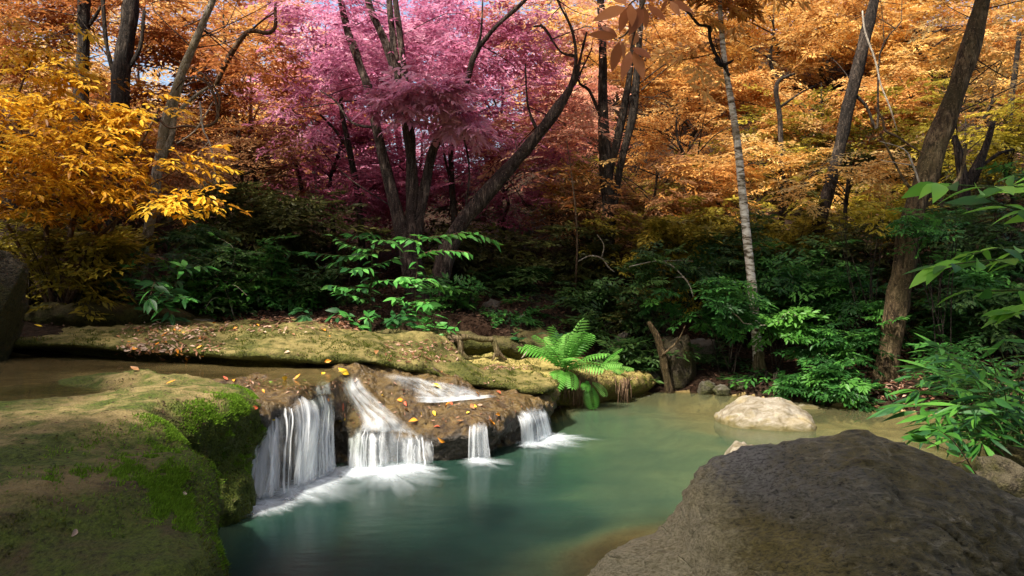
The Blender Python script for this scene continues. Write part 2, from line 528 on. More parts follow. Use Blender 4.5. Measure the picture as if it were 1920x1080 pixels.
def wet_ledge():
    t = NT('wet_ledge')
    big = t.noise(2.2, None, 4, .6); med = t.noise(11, None, 6, .68, .6); fine = t.noise(60, None, 5, .7)
    vo = t.voro(26, None, 'SMOOTH_F1')
    c = t.ramp(med, [(.30, (.016, .009, .004)), (.46, (.058, .033, .010)), (.58, (.115, .070, .021)), (.72, (.22, .145, .048))])
    c = t.mix(t.ramp(big, [(.45, 0.0), (.65, .7)]), c, (.13, .085, .022))
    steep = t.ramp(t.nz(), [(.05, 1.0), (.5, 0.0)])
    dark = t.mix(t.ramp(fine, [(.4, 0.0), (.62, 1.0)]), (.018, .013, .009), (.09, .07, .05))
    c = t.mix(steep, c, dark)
    c = t.mix(t.ramp(fine, [(.28, .8), (.45, 0.0)]), c, (.02, .012, .006))
    h = t.math('ADD', t.math('MULTIPLY', med, 1.3), t.math('ADD', t.math('MULTIPLY', fine, .7), t.math('MULTIPLY', vo, 1.0)))
    M['wet_ledge'] = t.done(t.bsdf(c, t.math('ADD', .16, t.math('MULTIPLY', fine, .4)), t.bump(h, .85, .03), .5))
wet_ledge()

def boulder_mat():
    t = NT('boulder_stone')
    v = t.pos((1, 1, 1), (0.5, .35, .6)); vs = t.pos((1.0, 2.6, 3.4), (.5, .2, .75))
    big = t.noise(1.3, v, 5, .62, .6); med = t.noise(5, vs, 8, .72, 1.2); fine = t.noise(30, vs, 7, .76, .5); lich = t.noise(22, None, 7, .75, .4); spk = t.noise(90, None, 4, .75)
    c = t.ramp(med, [(.36, (.036, .033, .022)), (.46, (.10, .094, .062)), (.55, (.21, .195, .135)), (.66, (.44, .41, .31))])
    ol = t.mix(t.ramp(lich, [(.4, 0.0), (.6, 1.0)]), (.050, .043, .010), (.185, .145, .036))
    c = t.mix(t.ramp(big, [(.44, 0.0), (.58, .85)]), c, ol)
    c = t.mix(t.math('MULTIPLY', t.ramp(lich, [(.55, 0.0), (.63, .8)]), t.ramp(t.noise(2.4, vs, 3), [(.46, .05), (.6, 1.0)])), c, (.34, .31, .23))
    c = t.mix(t.ramp(fine, [(.38, 1.0), (.46, 0.0)]), c, (.012, .010, .007))
    c = t.mix(t.ramp(spk, [(.60, 0.0), (.70, .5)]), c, (.30, .27, .20))
    crack = t.n('ShaderNodeTexVoronoi', feature='DISTANCE_TO_EDGE'); crack.inputs['Scale'].default_value = 2.2
    dv = t.n('ShaderNodeMix', data_type='VECTOR'); dv.inputs[0].default_value = .12
    t.l(vs, dv.inputs[4])
    nn = t.n('ShaderNodeTexNoise'); nn.inputs['Scale'].default_value = 3; t.l(vs, nn.inputs['Vector']); t.l(nn.outputs['Color'], dv.inputs[5]); t.l(dv.outputs[1], crack.inputs['Vector'])
    ck = t.ramp(crack.outputs['Distance'], [(.0, 1.0), (.03, 0.0)])
    ck = t.math('MULTIPLY', ck, t.ramp(big, [(.4, .9), (.55, .0)]))
    c = t.mix(ck, c, (.012, .010, .007))
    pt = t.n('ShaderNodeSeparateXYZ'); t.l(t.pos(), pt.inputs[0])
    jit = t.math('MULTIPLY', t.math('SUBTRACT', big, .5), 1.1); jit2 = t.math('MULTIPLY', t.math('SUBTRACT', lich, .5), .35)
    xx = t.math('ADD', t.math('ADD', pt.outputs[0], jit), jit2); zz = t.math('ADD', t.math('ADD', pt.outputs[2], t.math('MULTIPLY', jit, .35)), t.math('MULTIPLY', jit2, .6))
    ochre = t.math('MULTIPLY', t.ramp(xx, [(.72, .0), (.86, 1.0)]), t.math('MULTIPLY', t.ramp(t.math('SUBTRACT', xx, .6), [(.55, 1.0), (.85, 0.0)]), t.ramp(zz, [(.50, 1.0), (.66, 0.0)])))
    c = t.mix(t.math('MULTIPLY', ochre, .8), c, t.mix(t.ramp(fine, [(.38, 0.0), (.6, 1.0)]), (.07, .056, .012), (.36, .28, .065)))
    grey = t.math('MULTIPLY', t.ramp(t.math('SUBTRACT', xx, .6), [(.60, 1.0), (.95, 0.0)]), t.ramp(zz, [(.56, 0.0), (.70, 1.0)]))  # paler upper left crest: the light falling there put into the colour
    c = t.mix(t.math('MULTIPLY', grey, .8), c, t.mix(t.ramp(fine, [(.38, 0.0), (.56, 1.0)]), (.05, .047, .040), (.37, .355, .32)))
    low = t.ramp(t.math('ADD', pt.outputs[0], t.math('MULTIPLY', t.math('SUBTRACT', lich, .5), .5)), [(.78, 1.0), (1.15, 0.0)])
    pale = t.mix(t.ramp(fine, [(.38, 0.0), (.58, 1.0)]), (.34, .28, .12), (.85, .74, .46))
    c = t.mix(t.math('MULTIPLY', low, .85), c, pale)
    h = t.math('ADD', t.math('MULTIPLY', med, 1.6), t.math('ADD', t.math('MULTIPLY', fine, 1.2), t.math('SUBTRACT', t.math('MULTIPLY', lich, .5), ck)))
    M['boulder_stone'] = t.done(t.bsdf(c, t.math('ADD', .35, t.math('MULTIPLY', fine, .5)), t.bump(h, 1.0, .05), .5))
boulder_mat()

def pale_rock():
    t = NT('pale_stone')
    vs = t.pos((1, 1.6, 2.0), (.3, .3, .4))
    med = t.noise(7, vs, 6, .65, .8); fine = t.noise(45, None, 5, .7); big = t.noise(2.6, None, 3)
    c = t.ramp(med, [(.30, (.07, .055, .027)), (.43, (.155, .13, .088)), (.58, (.235, .21, .165)), (.75, (.36, .33, .275))])
    c = t.mix(t.ramp(fine, [(.30, .8), (.42, 0.0)]), c, (.10, .075, .04))
    low = t.ramp(t.nz(), [(.0, 1.0), (.55, 0.0)])
    c = t.mix(t.math('MULTIPLY', low, .75), c, t.mix(t.ramp(med, [(.4, 0.0), (.6, 1.0)]), (.13, .10, .035), (.36, .28, .11)))
    c = t.mix(t.ramp(big, [(.55, 0.0), (.7, .5)]), c, (.34, .27, .13))
    zz = t.n('ShaderNodeSeparateXYZ'); t.l(t.pos(), zz.inputs[0])
    wl = t.ramp(t.math('ADD', zz.outputs[2], t.math('MULTIPLY', t.math('SUBTRACT', med, .5), .12)), [(.015, .9), (.075, 0.0)])
    c = t.mix(wl, c, t.mix(fine, (.035, .030, .010), (.12, .10, .03)))
    c = t.mix(t.ramp(t.noise(5, None, 6, .7), [(.56, 0.0), (.64, .7)]), c, (.11, .09, .045))
    M['pale_stone'] = t.done(t.bsdf(c, .75, t.bump(t.math('ADD', med, t.math('MULTIPLY', fine, .6)), .6, .02), .3))
pale_rock()

def soil():
    t = NT('forest_soil')
    n = t.noise(2, None, 5); f = t.noise(24, None, 6, .7); v = t.voro(16, None, 'F1')
    c = t.ramp(f, [(.3, (.008, .006, .004)), (.5, (.024, .015, .009)), (.7, (.06, .034, .02))])
    c = t.mix(t.ramp(n, [(.45, 0.0), (.62, .7)]), c, (.03, .015, .009))
    M['forest_soil'] = t.done(t.bsdf(c, .95, t.bump(t.math('ADD', f, v), .8, .05), .1))
soil()
def sand():
    t = NT('pool_bed')
    n = t.noise(3, None, 5, .6, .5); f = t.noise(26, None, 5, .7)
    c = t.ramp(n, [(.32, (.10, .065, .022)), (.5, (.26, .19, .08)), (.68, (.40, .31, .15))])
    c = t.mix(t.ramp(f, [(.32, .7), (.5, 0.0)]), c, (.08, .05, .02))
    M['pool_bed'] = t.done(t.bsdf(c, .9, t.bump(f, .5, .02), .2))
sand()

def water(name, ramp, k, rough=.10, stretch=(1, 2.2, 1)):
    t = NT(name)
    d = t.attr('depth')
    nz = t.noise(1.1, t.pos(stretch, (0, 0, .35)), 4, .6, .6)
    d2 = t.math('ADD', d, t.math('MULTIPLY', t.math('SUBTRACT', nz, .5), t.math('MULTIPLY', d, .55)))
    milk = t.math('SUBTRACT', 1.0, t.math('POWER', 2.718, t.math('MULTIPLY', d2, -k)), None, True)
    col = t.ramp(d2, ramp)
    b = t.bump(t.noise(5, t.pos((1, 2.6, 1)), 3, .5), .06, .05)
    df = t.n('ShaderNodeBsdfDiffuse'); t.l(col, df.inputs[0])
    tr = t.n('ShaderNodeBsdfTransparent'); tr.inputs[0].default_value = (.86, .90, .78, 1)
    body = t.mixs(milk, tr.outputs[0], df.outputs[0])
    gl = t.n('ShaderNodeBsdfGlossy'); gl.inputs['Roughness'].default_value = rough; t.l(b, gl.inputs['Normal'])
    fr = t.n('ShaderNodeFresnel'); fr.inputs[0].default_value = 1.33; t.l(b, fr.inputs['Normal'])
    M[name] = t.done(t.mixs(t.math('MULTIPLY', fr.outputs[0], .9), body, gl.outputs[0]))
water('pool_water', [(.0, (.18, .145, .06)), (.20, (.11, .115, .054)), (.42, (.056, .095, .050)), (.72, (.016, .043, .030)), (1.0, (.008, .026, .021))], 3.4, rough=.22)
water('stream_water', [(.0, (.20, .15, .06)), (.3, (.14, .105, .045)), (1.0, (.07, .055, .025))], 5.0)

def fall_mat(name, su, lo, hi, base=0.0, sv=.9):
    """falling water blurred into streaks: white threads on clear film"""
    t = NT(name)
    cx = t.n('ShaderNodeCombineXYZ')
    t.l(t.math('MULTIPLY', t.attr('fu'), su), cx.inputs[0]); t.l(t.math('MULTIPLY', t.attr('fv'), sv), cx.inputs[1]); t.l(t.attr('seed'), cx.inputs[2])
    n = t.noise(1.0, cx.outputs[0], 4, .6)
    cx2 = t.n('ShaderNodeCombineXYZ')
    t.l(t.math('MULTIPLY', t.attr('fu'), su * .3), cx2.inputs[0]); t.l(t.math('MULTIPLY', t.attr('fv'), .5), cx2.inputs[1]); t.l(t.attr('seed'), cx2.inputs[2])
    n2 = t.noise(1.0, cx2.outputs[0], 2)
    a = t.ramp(t.math('ADD', t.math('MULTIPLY', n, .62), t.math('MULTIPLY', n2, .38)), [(lo, base), (hi, 1.0)])
    a = t.math('MULTIPLY', a, t.attr('tint'), None, True)
    df = t.n('ShaderNodeBsdfDiffuse'); df.inputs[0].default_value = (.84, .91, .97, 1)
    tl = t.n('ShaderNodeBsdfTranslucent'); tl.inputs[0].default_value = (.84, .91, .97, 1)
    tr = t.n('ShaderNodeBsdfTransparent')
    M[name] = t.done(t.mixs(a, tr.outputs[0], t.mixs(.4, df.outputs[0], tl.outputs[0])))
fall_mat('fall_veil', 11.0, .38, .82, .02)
fall_mat('fall_chute', 8.0, .36, .72, .06, 3.2)
def strand_mat():
    t = NT('fall_strand')
    cx = t.n('ShaderNodeCombineXYZ')
    t.l(t.math('MULTIPLY', t.attr('fu'), 3.0), cx.inputs[0]); t.l(t.math('MULTIPLY', t.attr('fv'), 2.2), cx.inputs[1]); t.l(t.attr('seed'), cx.inputs[2])
    n = t.noise(1.0, cx.outputs[0], 3, .6)
    a = t.math('MULTIPLY', t.ramp(n, [(.3, .45), (.6, 1.0)]), t.attr('tint'), None, True)
    df = t.n('ShaderNodeBsdfDiffuse'); df.inputs[0].default_value = (.92, .95, .97, 1)
    tl = t.n('ShaderNodeBsdfTranslucent'); tl.inputs[0].default_value = (.92, .95, .97, 1)
    M['fall_strand'] = t.done(t.mixs(a, t.n('ShaderNodeBsdfTransparent').outputs[0], t.mixs(.4, df.outputs[0], tl.outputs[0])))
strand_mat()
fall_mat('fall_foam', 9.0, .30, .66, .30)
# ---------------------------------------------------------------- terrain
POOL = chaikin([(-2.0, -9), (-2.0, 4.6), (-2.2, 6.0), (-1.2, 7.2), (.3, 8.2), (.7, 9.4), (1.3, 10.1), (1.95, 10.3), (2.8, 9.95), (3.4, 9.45),
                (3.95, 9.0), (4.4, 8.75), (5.2, 8.3), (9, 7.9), (13, 7.8), (13, 7.0), (6, 6.9), (4.5, 6.8), (3.75, 6.0), (3.1, 4.4), (2.9, 2.6), (3.1, 0), (3.2, -9)], 2)
DEPTH = [(-1.2, 5.2, .95), (-1.7, 4.6, 1.0), (-.8, 4, 1.15), (-.2, 3.4, 1.15), (-.3, 5, 1.05), (0, 6, .85), (.3, 5, .85), (.3, 7, .72), (.75, 5.4, .62), (.8, 7, .55),
         (.9, 8.3, .50), (1.3, 8.8, .36), (1.8, 9.6, .22), (1.6, 7.4, .42), (2.2, 7.8, .26), (2.2, 8.8, .18), (3, 8.5, .14), (3.8, 8, .15), (3, 7, .26), (4, 7.4, .15), (1.3, 4.8, .30),
         (.85, 4.25, .06), (.62, 3.8, .10), (.72, 4.6, .10), (1.5, 5.7, .42), (.2, 3.6, .75), (2.6, 5.4, .35), (-1, 2, 1.2), (1, 1, 1.2), (0, -5, 1.2), (8, 7.4, .15)]
def terrain_h(x, y):
    dp = poly_sdf(POOL, x, y)
    dep = idw(DEPTH, x, y, 2.2, .03)
    bed = -np.minimum(dep, .02 + 1.5 * np.maximum(-dp, 0))
    back = np.interp(y, [7.6, 8.6, 9.6, 11, 12.5, 14, 17, 22, 30, 60, 150], [.56, .82, .93, 1.06, 1.3, 1.8, 3.3, 6.4, 10.5, 18, 22])
    lf = .42 + .58 * sstep(-2.0, 4.0, x)
    back = np.where(back > 1.3, 1.3 + (back - 1.3) * lf, back)
    back = back + np.interp(x, [-60, -12, -6.5, -4.5], [9, 2.5, .35, 0]) * sstep(-2, -4, x)
    right = np.interp(dp, [0, .3, 1, 2, 3.5, 6, 10, 20, 50, 140], [.0, .14, .32, .55, 1.0, 2.2, 4.6, 10, 17, 22])
    k = sstep(.5, 2.0, x)
    land = back * (1 - k) * sstep(0, 1.6, dp) + right * k
    land = land + .05 * fbm(np.stack([x * .9, y * .9, 0 * x], -1), 3) * sstep(.1, .8, dp)
    land = np.where((x > -1.8) & (x < 1.0), np.minimum(land, .40 + 1.5 * np.maximum(y - 9.75, 0)), land)
    up = (x < -1.3) & (y < 7.9) & (x > -8)
    land = np.where(up, np.minimum(land, .58), land)
    return np.where(dp < 0, bed, land)

def axis(lo, hi, a, b, step):
    c = np.arange(a, b, step)
    g = lambda n: np.cumsum(step * 1.22 ** np.arange(1, n))
    r = b + g(60); l = a - g(60)
    r = np.append(r[r < hi], hi); l = np.append(l[l > lo], lo)
    return np.concatenate([l[::-1], c, r])
ax_x, ax_y = axis(-170, 170, -7, 9, .09), axis(-120, 190, 1.5, 15, .09)
GX, GY = np.meshgrid(ax_x, ax_y, indexing='ij')
GZ = terrain_h(GX, GY)
i, j = np.meshgrid(np.arange(len(ax_x) - 1), np.arange(len(ax_y) - 1), indexing='ij')
ny = len(ax_y)
gq = np.stack([i * ny + j, (i + 1) * ny + j, (i + 1) * ny + j + 1, i * ny + j + 1], -1).reshape(-1, 4)
cx, cy = GX[:-1, :-1].ravel(), GY[:-1, :-1].ravel()
gm = (poly_sdf(POOL, cx, cy) < -.03).astype(int)
gm |= ((cx < -1.3) & (cy < 7.9) & (cx > -8)).astype(int)
GV = np.stack([GX, GY, GZ], -1).reshape(-1, 3)
me = make_mesh('forest_floor', GV, [gq], [M['forest_soil'], M['pool_bed']], gm)
tag(link('forest_floor', me), kind='structure')
nearq = (np.abs(cx) < 9) & (cy > 1) & (cy < 16)
GROUND = BVHTree.FromPolygons(GV.tolist(), gq[nearq].tolist())
def gh(x, y): return float(terrain_h(np.array([float(x)]), np.array([float(y)]))[0])

def water_sheet(name, x0, x1, y0, y1, z, step, mat, depth_fn, keep=None):
    xs, ys = np.arange(x0, x1, step), np.arange(y0, y1, step)
    X, Y = np.meshgrid(xs, ys, indexing='ij')
    d = depth_fn(X, Y)
    i, j = np.meshgrid(np.arange(len(xs) - 1), np.arange(len(ys) - 1), indexing='ij')
    n = len(ys)
    q = np.stack([i * n + j, (i + 1) * n + j, (i + 1) * n + j + 1, i * n + j + 1], -1).reshape(-1, 4)
    if keep is not None:
        q = q[keep(X[:-1, :-1] + step / 2, Y[:-1, :-1] + step / 2).ravel()]
    V = np.stack([X, Y, np.full_like(X, z)], -1).reshape(-1, 3)
    me = make_mesh(name, V, [q], M[mat], None, {'depth': d.ravel()})
    return tag(link(name, me), kind='structure')
water_sheet('pool_water', -2.6, 11, -8.5, 10.7, 0.0, .075, 'pool_water', lambda X, Y: np.maximum(-terrain_h(X, Y), 0), lambda X, Y: poly_sdf(POOL, X, Y) < .25)
water_sheet('stream_water', -8.5, -1.35, 4.85, 8.2, .715, .1, 'stream_water', lambda X, Y: .07 + .10 * sstep(-2.2, -4.5, X) + .07 * fbm(np.stack([X, Y * 2, 0 * X], -1), 2),
            lambda X, Y: (Y < 6.9 + .5 * sstep(-1.5, -3, X) + .8 * sstep(-3, -5, X)) & ~((X > -2.4) & (Y < 5.9)))

# ---------------------------------------------------------------- rocks
def slab(poly, ctrl, r=.15, under=.15, udepth=.6, lump=None, amp=(.05, .025, .012), freq=(1.6, 5.0, 14.0), squash=1.0, seed=0.0, bumps=(), idwp=2.0, ieps=.05, face=0.0):
    poly = chaikin(poly, 2)
    def fn(ax, ay, az):
        X, Y = np.meshgrid(ax, ay, indexing='ij')
        d2 = poly_sdf(poly, X, Y)[:, :, None]
        top = idw(ctrl, X, Y, idwp, ieps)[:, :, None]
        Z = az[None, None, :]
        a = d2 + under * sstep(0, 1, (top - Z - r * .6) / udepth) + r
        b = (Z - top) + r
        d = np.minimum(np.maximum(a, b), 0) + np.hypot(np.maximum(a, 0), np.maximum(b, 0)) - r
        for (c, rr, k) in bumps:
            q = np.sqrt(((X[:, :, None] - c[0]) / rr[0])**2 + ((Y[:, :, None] - c[1]) / rr[1])**2 + ((Z - c[2]) / rr[2])**2)
            d = smin(d, (q - 1) * min(rr), k)
        near = np.abs(d) < .22
        ix = np.argwhere(near)
        P = np.stack([ax[ix[:, 0]], ay[ix[:, 1]], az[ix[:, 2]] * squash], -1) + seed
        nv = 0
        for A, fr in zip(amp, freq): nv = nv + A * fbm(P * fr, 2)
        if face: nv = nv * (1 + face * sstep(.02, .35, top[ix[:, 0], ix[:, 1], 0] - az[ix[:, 2]]))
        d[near] += nv
        return d
    return fn

def moss_tufts(parent, V, Q, n, mat, length, cond, seed, name='moss', tint=(.5, .2), freq=3.0, thr=-.1):
    r = np.random.default_rng(seed)
    a = V[Q[:, 0]]; c = V[Q[:, 2]]
    N = np.cross(c - a, V[Q[:, 3]] - V[Q[:, 1]]); A = np.linalg.norm(N, axis=1); N = N / np.maximum(A, 1e-9)[:, None]
    ctr = (a + c) / 2
    w = A * cond(ctr, N) * (fbm(ctr * freq, 3) > thr)
    if w.sum() <= 0: return
    idx = r.choice(len(Q), n, p=w / w.sum())
    u, v = r.random((n, 1)), r.random((n, 1))
    P = (V[Q[idx, 0]] * (1 - u) + V[Q[idx, 1]] * u) * (1 - v) + (V[Q[idx, 3]] * (1 - u) + V[Q[idx, 2]] * u) * v
    d = nrmz(N[idx] + r.normal(size=(n, 3)) * .55 + np.array([0, 0, .1]))
    sd = nrmz(np.cross(d, r.normal(size=(n, 3))))
    L = length * (.4 + .9 * r.random((n, 1))); W = L * .22
    VV = np.stack([P - sd * W - N[idx] * .004, P + sd * W - N[idx] * .004, P + d * L], 1).reshape(-1, 3)
    mb = MB()
    mb.add(VV, None, np.arange(n * 3).reshape(-1, 3), np.repeat(np.clip(tint[0] + tint[1] * r.normal(size=n), 0, 1), 3))
    o = mb.build(name, M[mat], parent)
    o['kind'] = 'stuff'
    return o

def add_rock(name, label, fn, lo, hi, h, mat, base, cat='rock', group=None):
    o, bvh, V, Q = rock_from_sdf(name, fn, lo, hi, h, M[mat], None, base)
    tag(o, label, cat, group)
    return o, bvh, V, Q

# mossy ledge at the left
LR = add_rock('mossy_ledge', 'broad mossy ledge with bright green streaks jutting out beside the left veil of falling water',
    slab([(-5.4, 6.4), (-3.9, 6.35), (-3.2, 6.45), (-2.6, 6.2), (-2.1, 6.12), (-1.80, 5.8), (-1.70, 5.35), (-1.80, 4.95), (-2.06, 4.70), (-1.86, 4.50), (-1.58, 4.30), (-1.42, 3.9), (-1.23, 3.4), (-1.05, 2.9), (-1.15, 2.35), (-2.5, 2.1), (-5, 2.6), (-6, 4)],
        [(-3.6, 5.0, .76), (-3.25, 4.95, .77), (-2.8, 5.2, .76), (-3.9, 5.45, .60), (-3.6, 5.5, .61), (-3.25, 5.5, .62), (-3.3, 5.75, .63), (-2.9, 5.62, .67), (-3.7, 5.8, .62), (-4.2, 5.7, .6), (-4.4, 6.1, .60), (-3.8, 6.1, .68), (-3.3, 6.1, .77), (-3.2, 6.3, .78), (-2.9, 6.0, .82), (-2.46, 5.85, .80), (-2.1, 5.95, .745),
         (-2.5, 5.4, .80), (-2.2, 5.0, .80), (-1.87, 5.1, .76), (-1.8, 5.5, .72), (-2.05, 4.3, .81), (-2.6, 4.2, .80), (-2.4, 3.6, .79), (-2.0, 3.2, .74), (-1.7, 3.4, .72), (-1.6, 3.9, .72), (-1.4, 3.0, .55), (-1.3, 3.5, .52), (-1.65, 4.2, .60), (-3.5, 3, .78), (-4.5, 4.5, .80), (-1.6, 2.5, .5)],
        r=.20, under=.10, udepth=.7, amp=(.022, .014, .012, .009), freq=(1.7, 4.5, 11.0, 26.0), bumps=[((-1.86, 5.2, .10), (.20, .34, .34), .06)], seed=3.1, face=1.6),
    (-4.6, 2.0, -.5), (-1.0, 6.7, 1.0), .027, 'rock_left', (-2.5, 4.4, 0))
moss_tufts(LR[0], LR[2], LR[3], 26000, 'moss_blade', .016, lambda c, n: (n[:, 2] < .86) * (n[:, 2] > -.4) * (c[:, 0] > -3.2), 1, thr=-.05)
moss_tufts(LR[0], LR[2], LR[3], 46000, 'moss_bright', .016, lambda c, n: sstep(.1, .5, n[:, 2]) * sstep(.992, .93, n[:, 2]) * np.clip(sstep(-2.15, -1.6, c[:, 0]) * sstep(3.0, 3.6, c[:, 1]) + .0, 0, 1) * sstep(.2, .45, c[:, 2]) * (.04 + sstep(-.25, .45, fbm(c * np.array([6.0, 3.0, 6.0]), 4))), 2, freq=2, thr=-9)

# ridge behind the stream
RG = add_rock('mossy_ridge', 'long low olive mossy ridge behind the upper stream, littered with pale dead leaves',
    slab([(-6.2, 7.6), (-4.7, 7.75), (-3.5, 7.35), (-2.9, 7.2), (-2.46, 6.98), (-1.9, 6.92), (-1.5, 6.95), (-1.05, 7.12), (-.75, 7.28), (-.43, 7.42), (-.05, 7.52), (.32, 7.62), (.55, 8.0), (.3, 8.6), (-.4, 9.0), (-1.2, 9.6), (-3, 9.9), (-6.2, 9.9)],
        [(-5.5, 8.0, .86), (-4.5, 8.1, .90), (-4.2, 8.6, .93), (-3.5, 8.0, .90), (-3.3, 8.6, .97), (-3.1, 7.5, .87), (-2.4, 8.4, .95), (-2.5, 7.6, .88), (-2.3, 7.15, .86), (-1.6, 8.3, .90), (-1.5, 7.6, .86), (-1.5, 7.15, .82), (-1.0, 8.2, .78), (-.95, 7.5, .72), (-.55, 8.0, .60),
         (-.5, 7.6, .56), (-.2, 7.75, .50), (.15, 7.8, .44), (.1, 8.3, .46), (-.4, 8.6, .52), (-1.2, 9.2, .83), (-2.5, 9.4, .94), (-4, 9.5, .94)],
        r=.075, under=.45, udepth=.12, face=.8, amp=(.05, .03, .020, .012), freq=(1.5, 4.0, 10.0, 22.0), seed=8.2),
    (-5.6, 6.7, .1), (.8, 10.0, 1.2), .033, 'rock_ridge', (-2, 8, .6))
moss_tufts(RG[0], RG[2], RG[3], 26000, 'moss_blade', .020, lambda c, n: (n[:, 2] < .95) * (n[:, 2] > -.2) * (c[:, 1] < 8.6), 3, tint=(.62, .2), thr=-.05)

# the ledge the water falls over
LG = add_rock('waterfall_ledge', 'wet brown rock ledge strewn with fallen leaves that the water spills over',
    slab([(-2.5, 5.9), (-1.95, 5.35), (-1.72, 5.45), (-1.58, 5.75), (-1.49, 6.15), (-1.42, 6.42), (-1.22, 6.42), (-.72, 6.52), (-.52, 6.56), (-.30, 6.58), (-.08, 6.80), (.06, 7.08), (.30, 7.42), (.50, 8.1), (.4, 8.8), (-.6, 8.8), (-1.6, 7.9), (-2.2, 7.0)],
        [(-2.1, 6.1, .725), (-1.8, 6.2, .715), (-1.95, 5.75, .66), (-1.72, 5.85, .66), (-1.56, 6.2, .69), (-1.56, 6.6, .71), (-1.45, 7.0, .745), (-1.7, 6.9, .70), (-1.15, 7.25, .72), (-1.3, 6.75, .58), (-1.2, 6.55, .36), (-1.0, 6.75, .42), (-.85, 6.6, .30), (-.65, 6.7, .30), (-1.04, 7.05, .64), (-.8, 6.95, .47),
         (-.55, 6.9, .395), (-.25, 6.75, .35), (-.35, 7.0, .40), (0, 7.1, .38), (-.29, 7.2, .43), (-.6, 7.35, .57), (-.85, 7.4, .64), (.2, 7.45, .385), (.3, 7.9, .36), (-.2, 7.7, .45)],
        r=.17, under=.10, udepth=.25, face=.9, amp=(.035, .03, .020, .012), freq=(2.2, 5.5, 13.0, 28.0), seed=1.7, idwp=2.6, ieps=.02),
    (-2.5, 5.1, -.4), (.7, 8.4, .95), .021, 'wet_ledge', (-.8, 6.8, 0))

# fern ledge
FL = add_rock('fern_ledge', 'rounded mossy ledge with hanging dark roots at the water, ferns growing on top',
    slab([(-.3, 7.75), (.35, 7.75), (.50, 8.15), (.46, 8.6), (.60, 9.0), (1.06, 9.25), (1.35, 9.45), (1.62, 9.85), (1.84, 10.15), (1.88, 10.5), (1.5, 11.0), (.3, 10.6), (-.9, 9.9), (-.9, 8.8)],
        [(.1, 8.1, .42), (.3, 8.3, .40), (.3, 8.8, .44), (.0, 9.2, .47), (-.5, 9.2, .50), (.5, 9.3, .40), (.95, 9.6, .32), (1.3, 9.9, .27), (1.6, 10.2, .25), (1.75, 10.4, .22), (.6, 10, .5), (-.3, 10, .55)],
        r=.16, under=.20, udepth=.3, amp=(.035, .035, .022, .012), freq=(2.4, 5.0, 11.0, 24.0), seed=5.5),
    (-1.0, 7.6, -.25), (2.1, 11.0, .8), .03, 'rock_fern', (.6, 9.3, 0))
moss_tufts(FL[0], FL[2], FL[3], 12000, 'moss_blade', .022, lambda c, n: (n[:, 2] < .95) * (n[:, 2] > -.3), 4, tint=(.6, .2))
for X0, Y0, w, n, zt in ((.76, 9.02, .10, 60, .33), (1.33, 9.40, .05, 22, .26)):
    cur = MB()
    for k in range(n):
        x = X0 + rng.normal() * w; y = Y0 + (x - X0) * .45 - .02 + rng.normal() * .015
        z1 = zt + rng.normal() * .03; ln = .18 + .14 * rng.random()
        cur.tube([(x, y + .06, z1), (x + rng.normal() * .01, y, z1 - ln * .4), (x + rng.normal() * .02, y + .02, z1 - ln)], [.006, .007, .003], 5, sub=3, tint=rng.random())
    cur.build('hanging_root_mat', M['twig'], FL[0])

# shaded bank behind the ridge and the rooted bank
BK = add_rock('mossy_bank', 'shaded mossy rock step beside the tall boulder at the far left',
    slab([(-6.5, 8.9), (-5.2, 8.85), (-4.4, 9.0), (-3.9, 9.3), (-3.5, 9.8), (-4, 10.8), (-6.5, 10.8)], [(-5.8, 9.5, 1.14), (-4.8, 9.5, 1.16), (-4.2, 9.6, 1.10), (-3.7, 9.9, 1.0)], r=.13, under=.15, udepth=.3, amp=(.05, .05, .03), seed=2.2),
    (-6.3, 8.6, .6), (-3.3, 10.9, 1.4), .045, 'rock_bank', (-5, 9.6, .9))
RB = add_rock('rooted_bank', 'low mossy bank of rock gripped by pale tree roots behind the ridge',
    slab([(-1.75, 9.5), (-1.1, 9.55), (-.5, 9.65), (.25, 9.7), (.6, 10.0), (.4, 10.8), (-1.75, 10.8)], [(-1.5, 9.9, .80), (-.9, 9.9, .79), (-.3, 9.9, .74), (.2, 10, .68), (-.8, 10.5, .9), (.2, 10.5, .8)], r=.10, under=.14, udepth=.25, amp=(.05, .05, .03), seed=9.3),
    (-1.9, 9.3, .2), (.8, 10.9, 1.15), .035, 'rock_bank', (-.6, 10, .6))

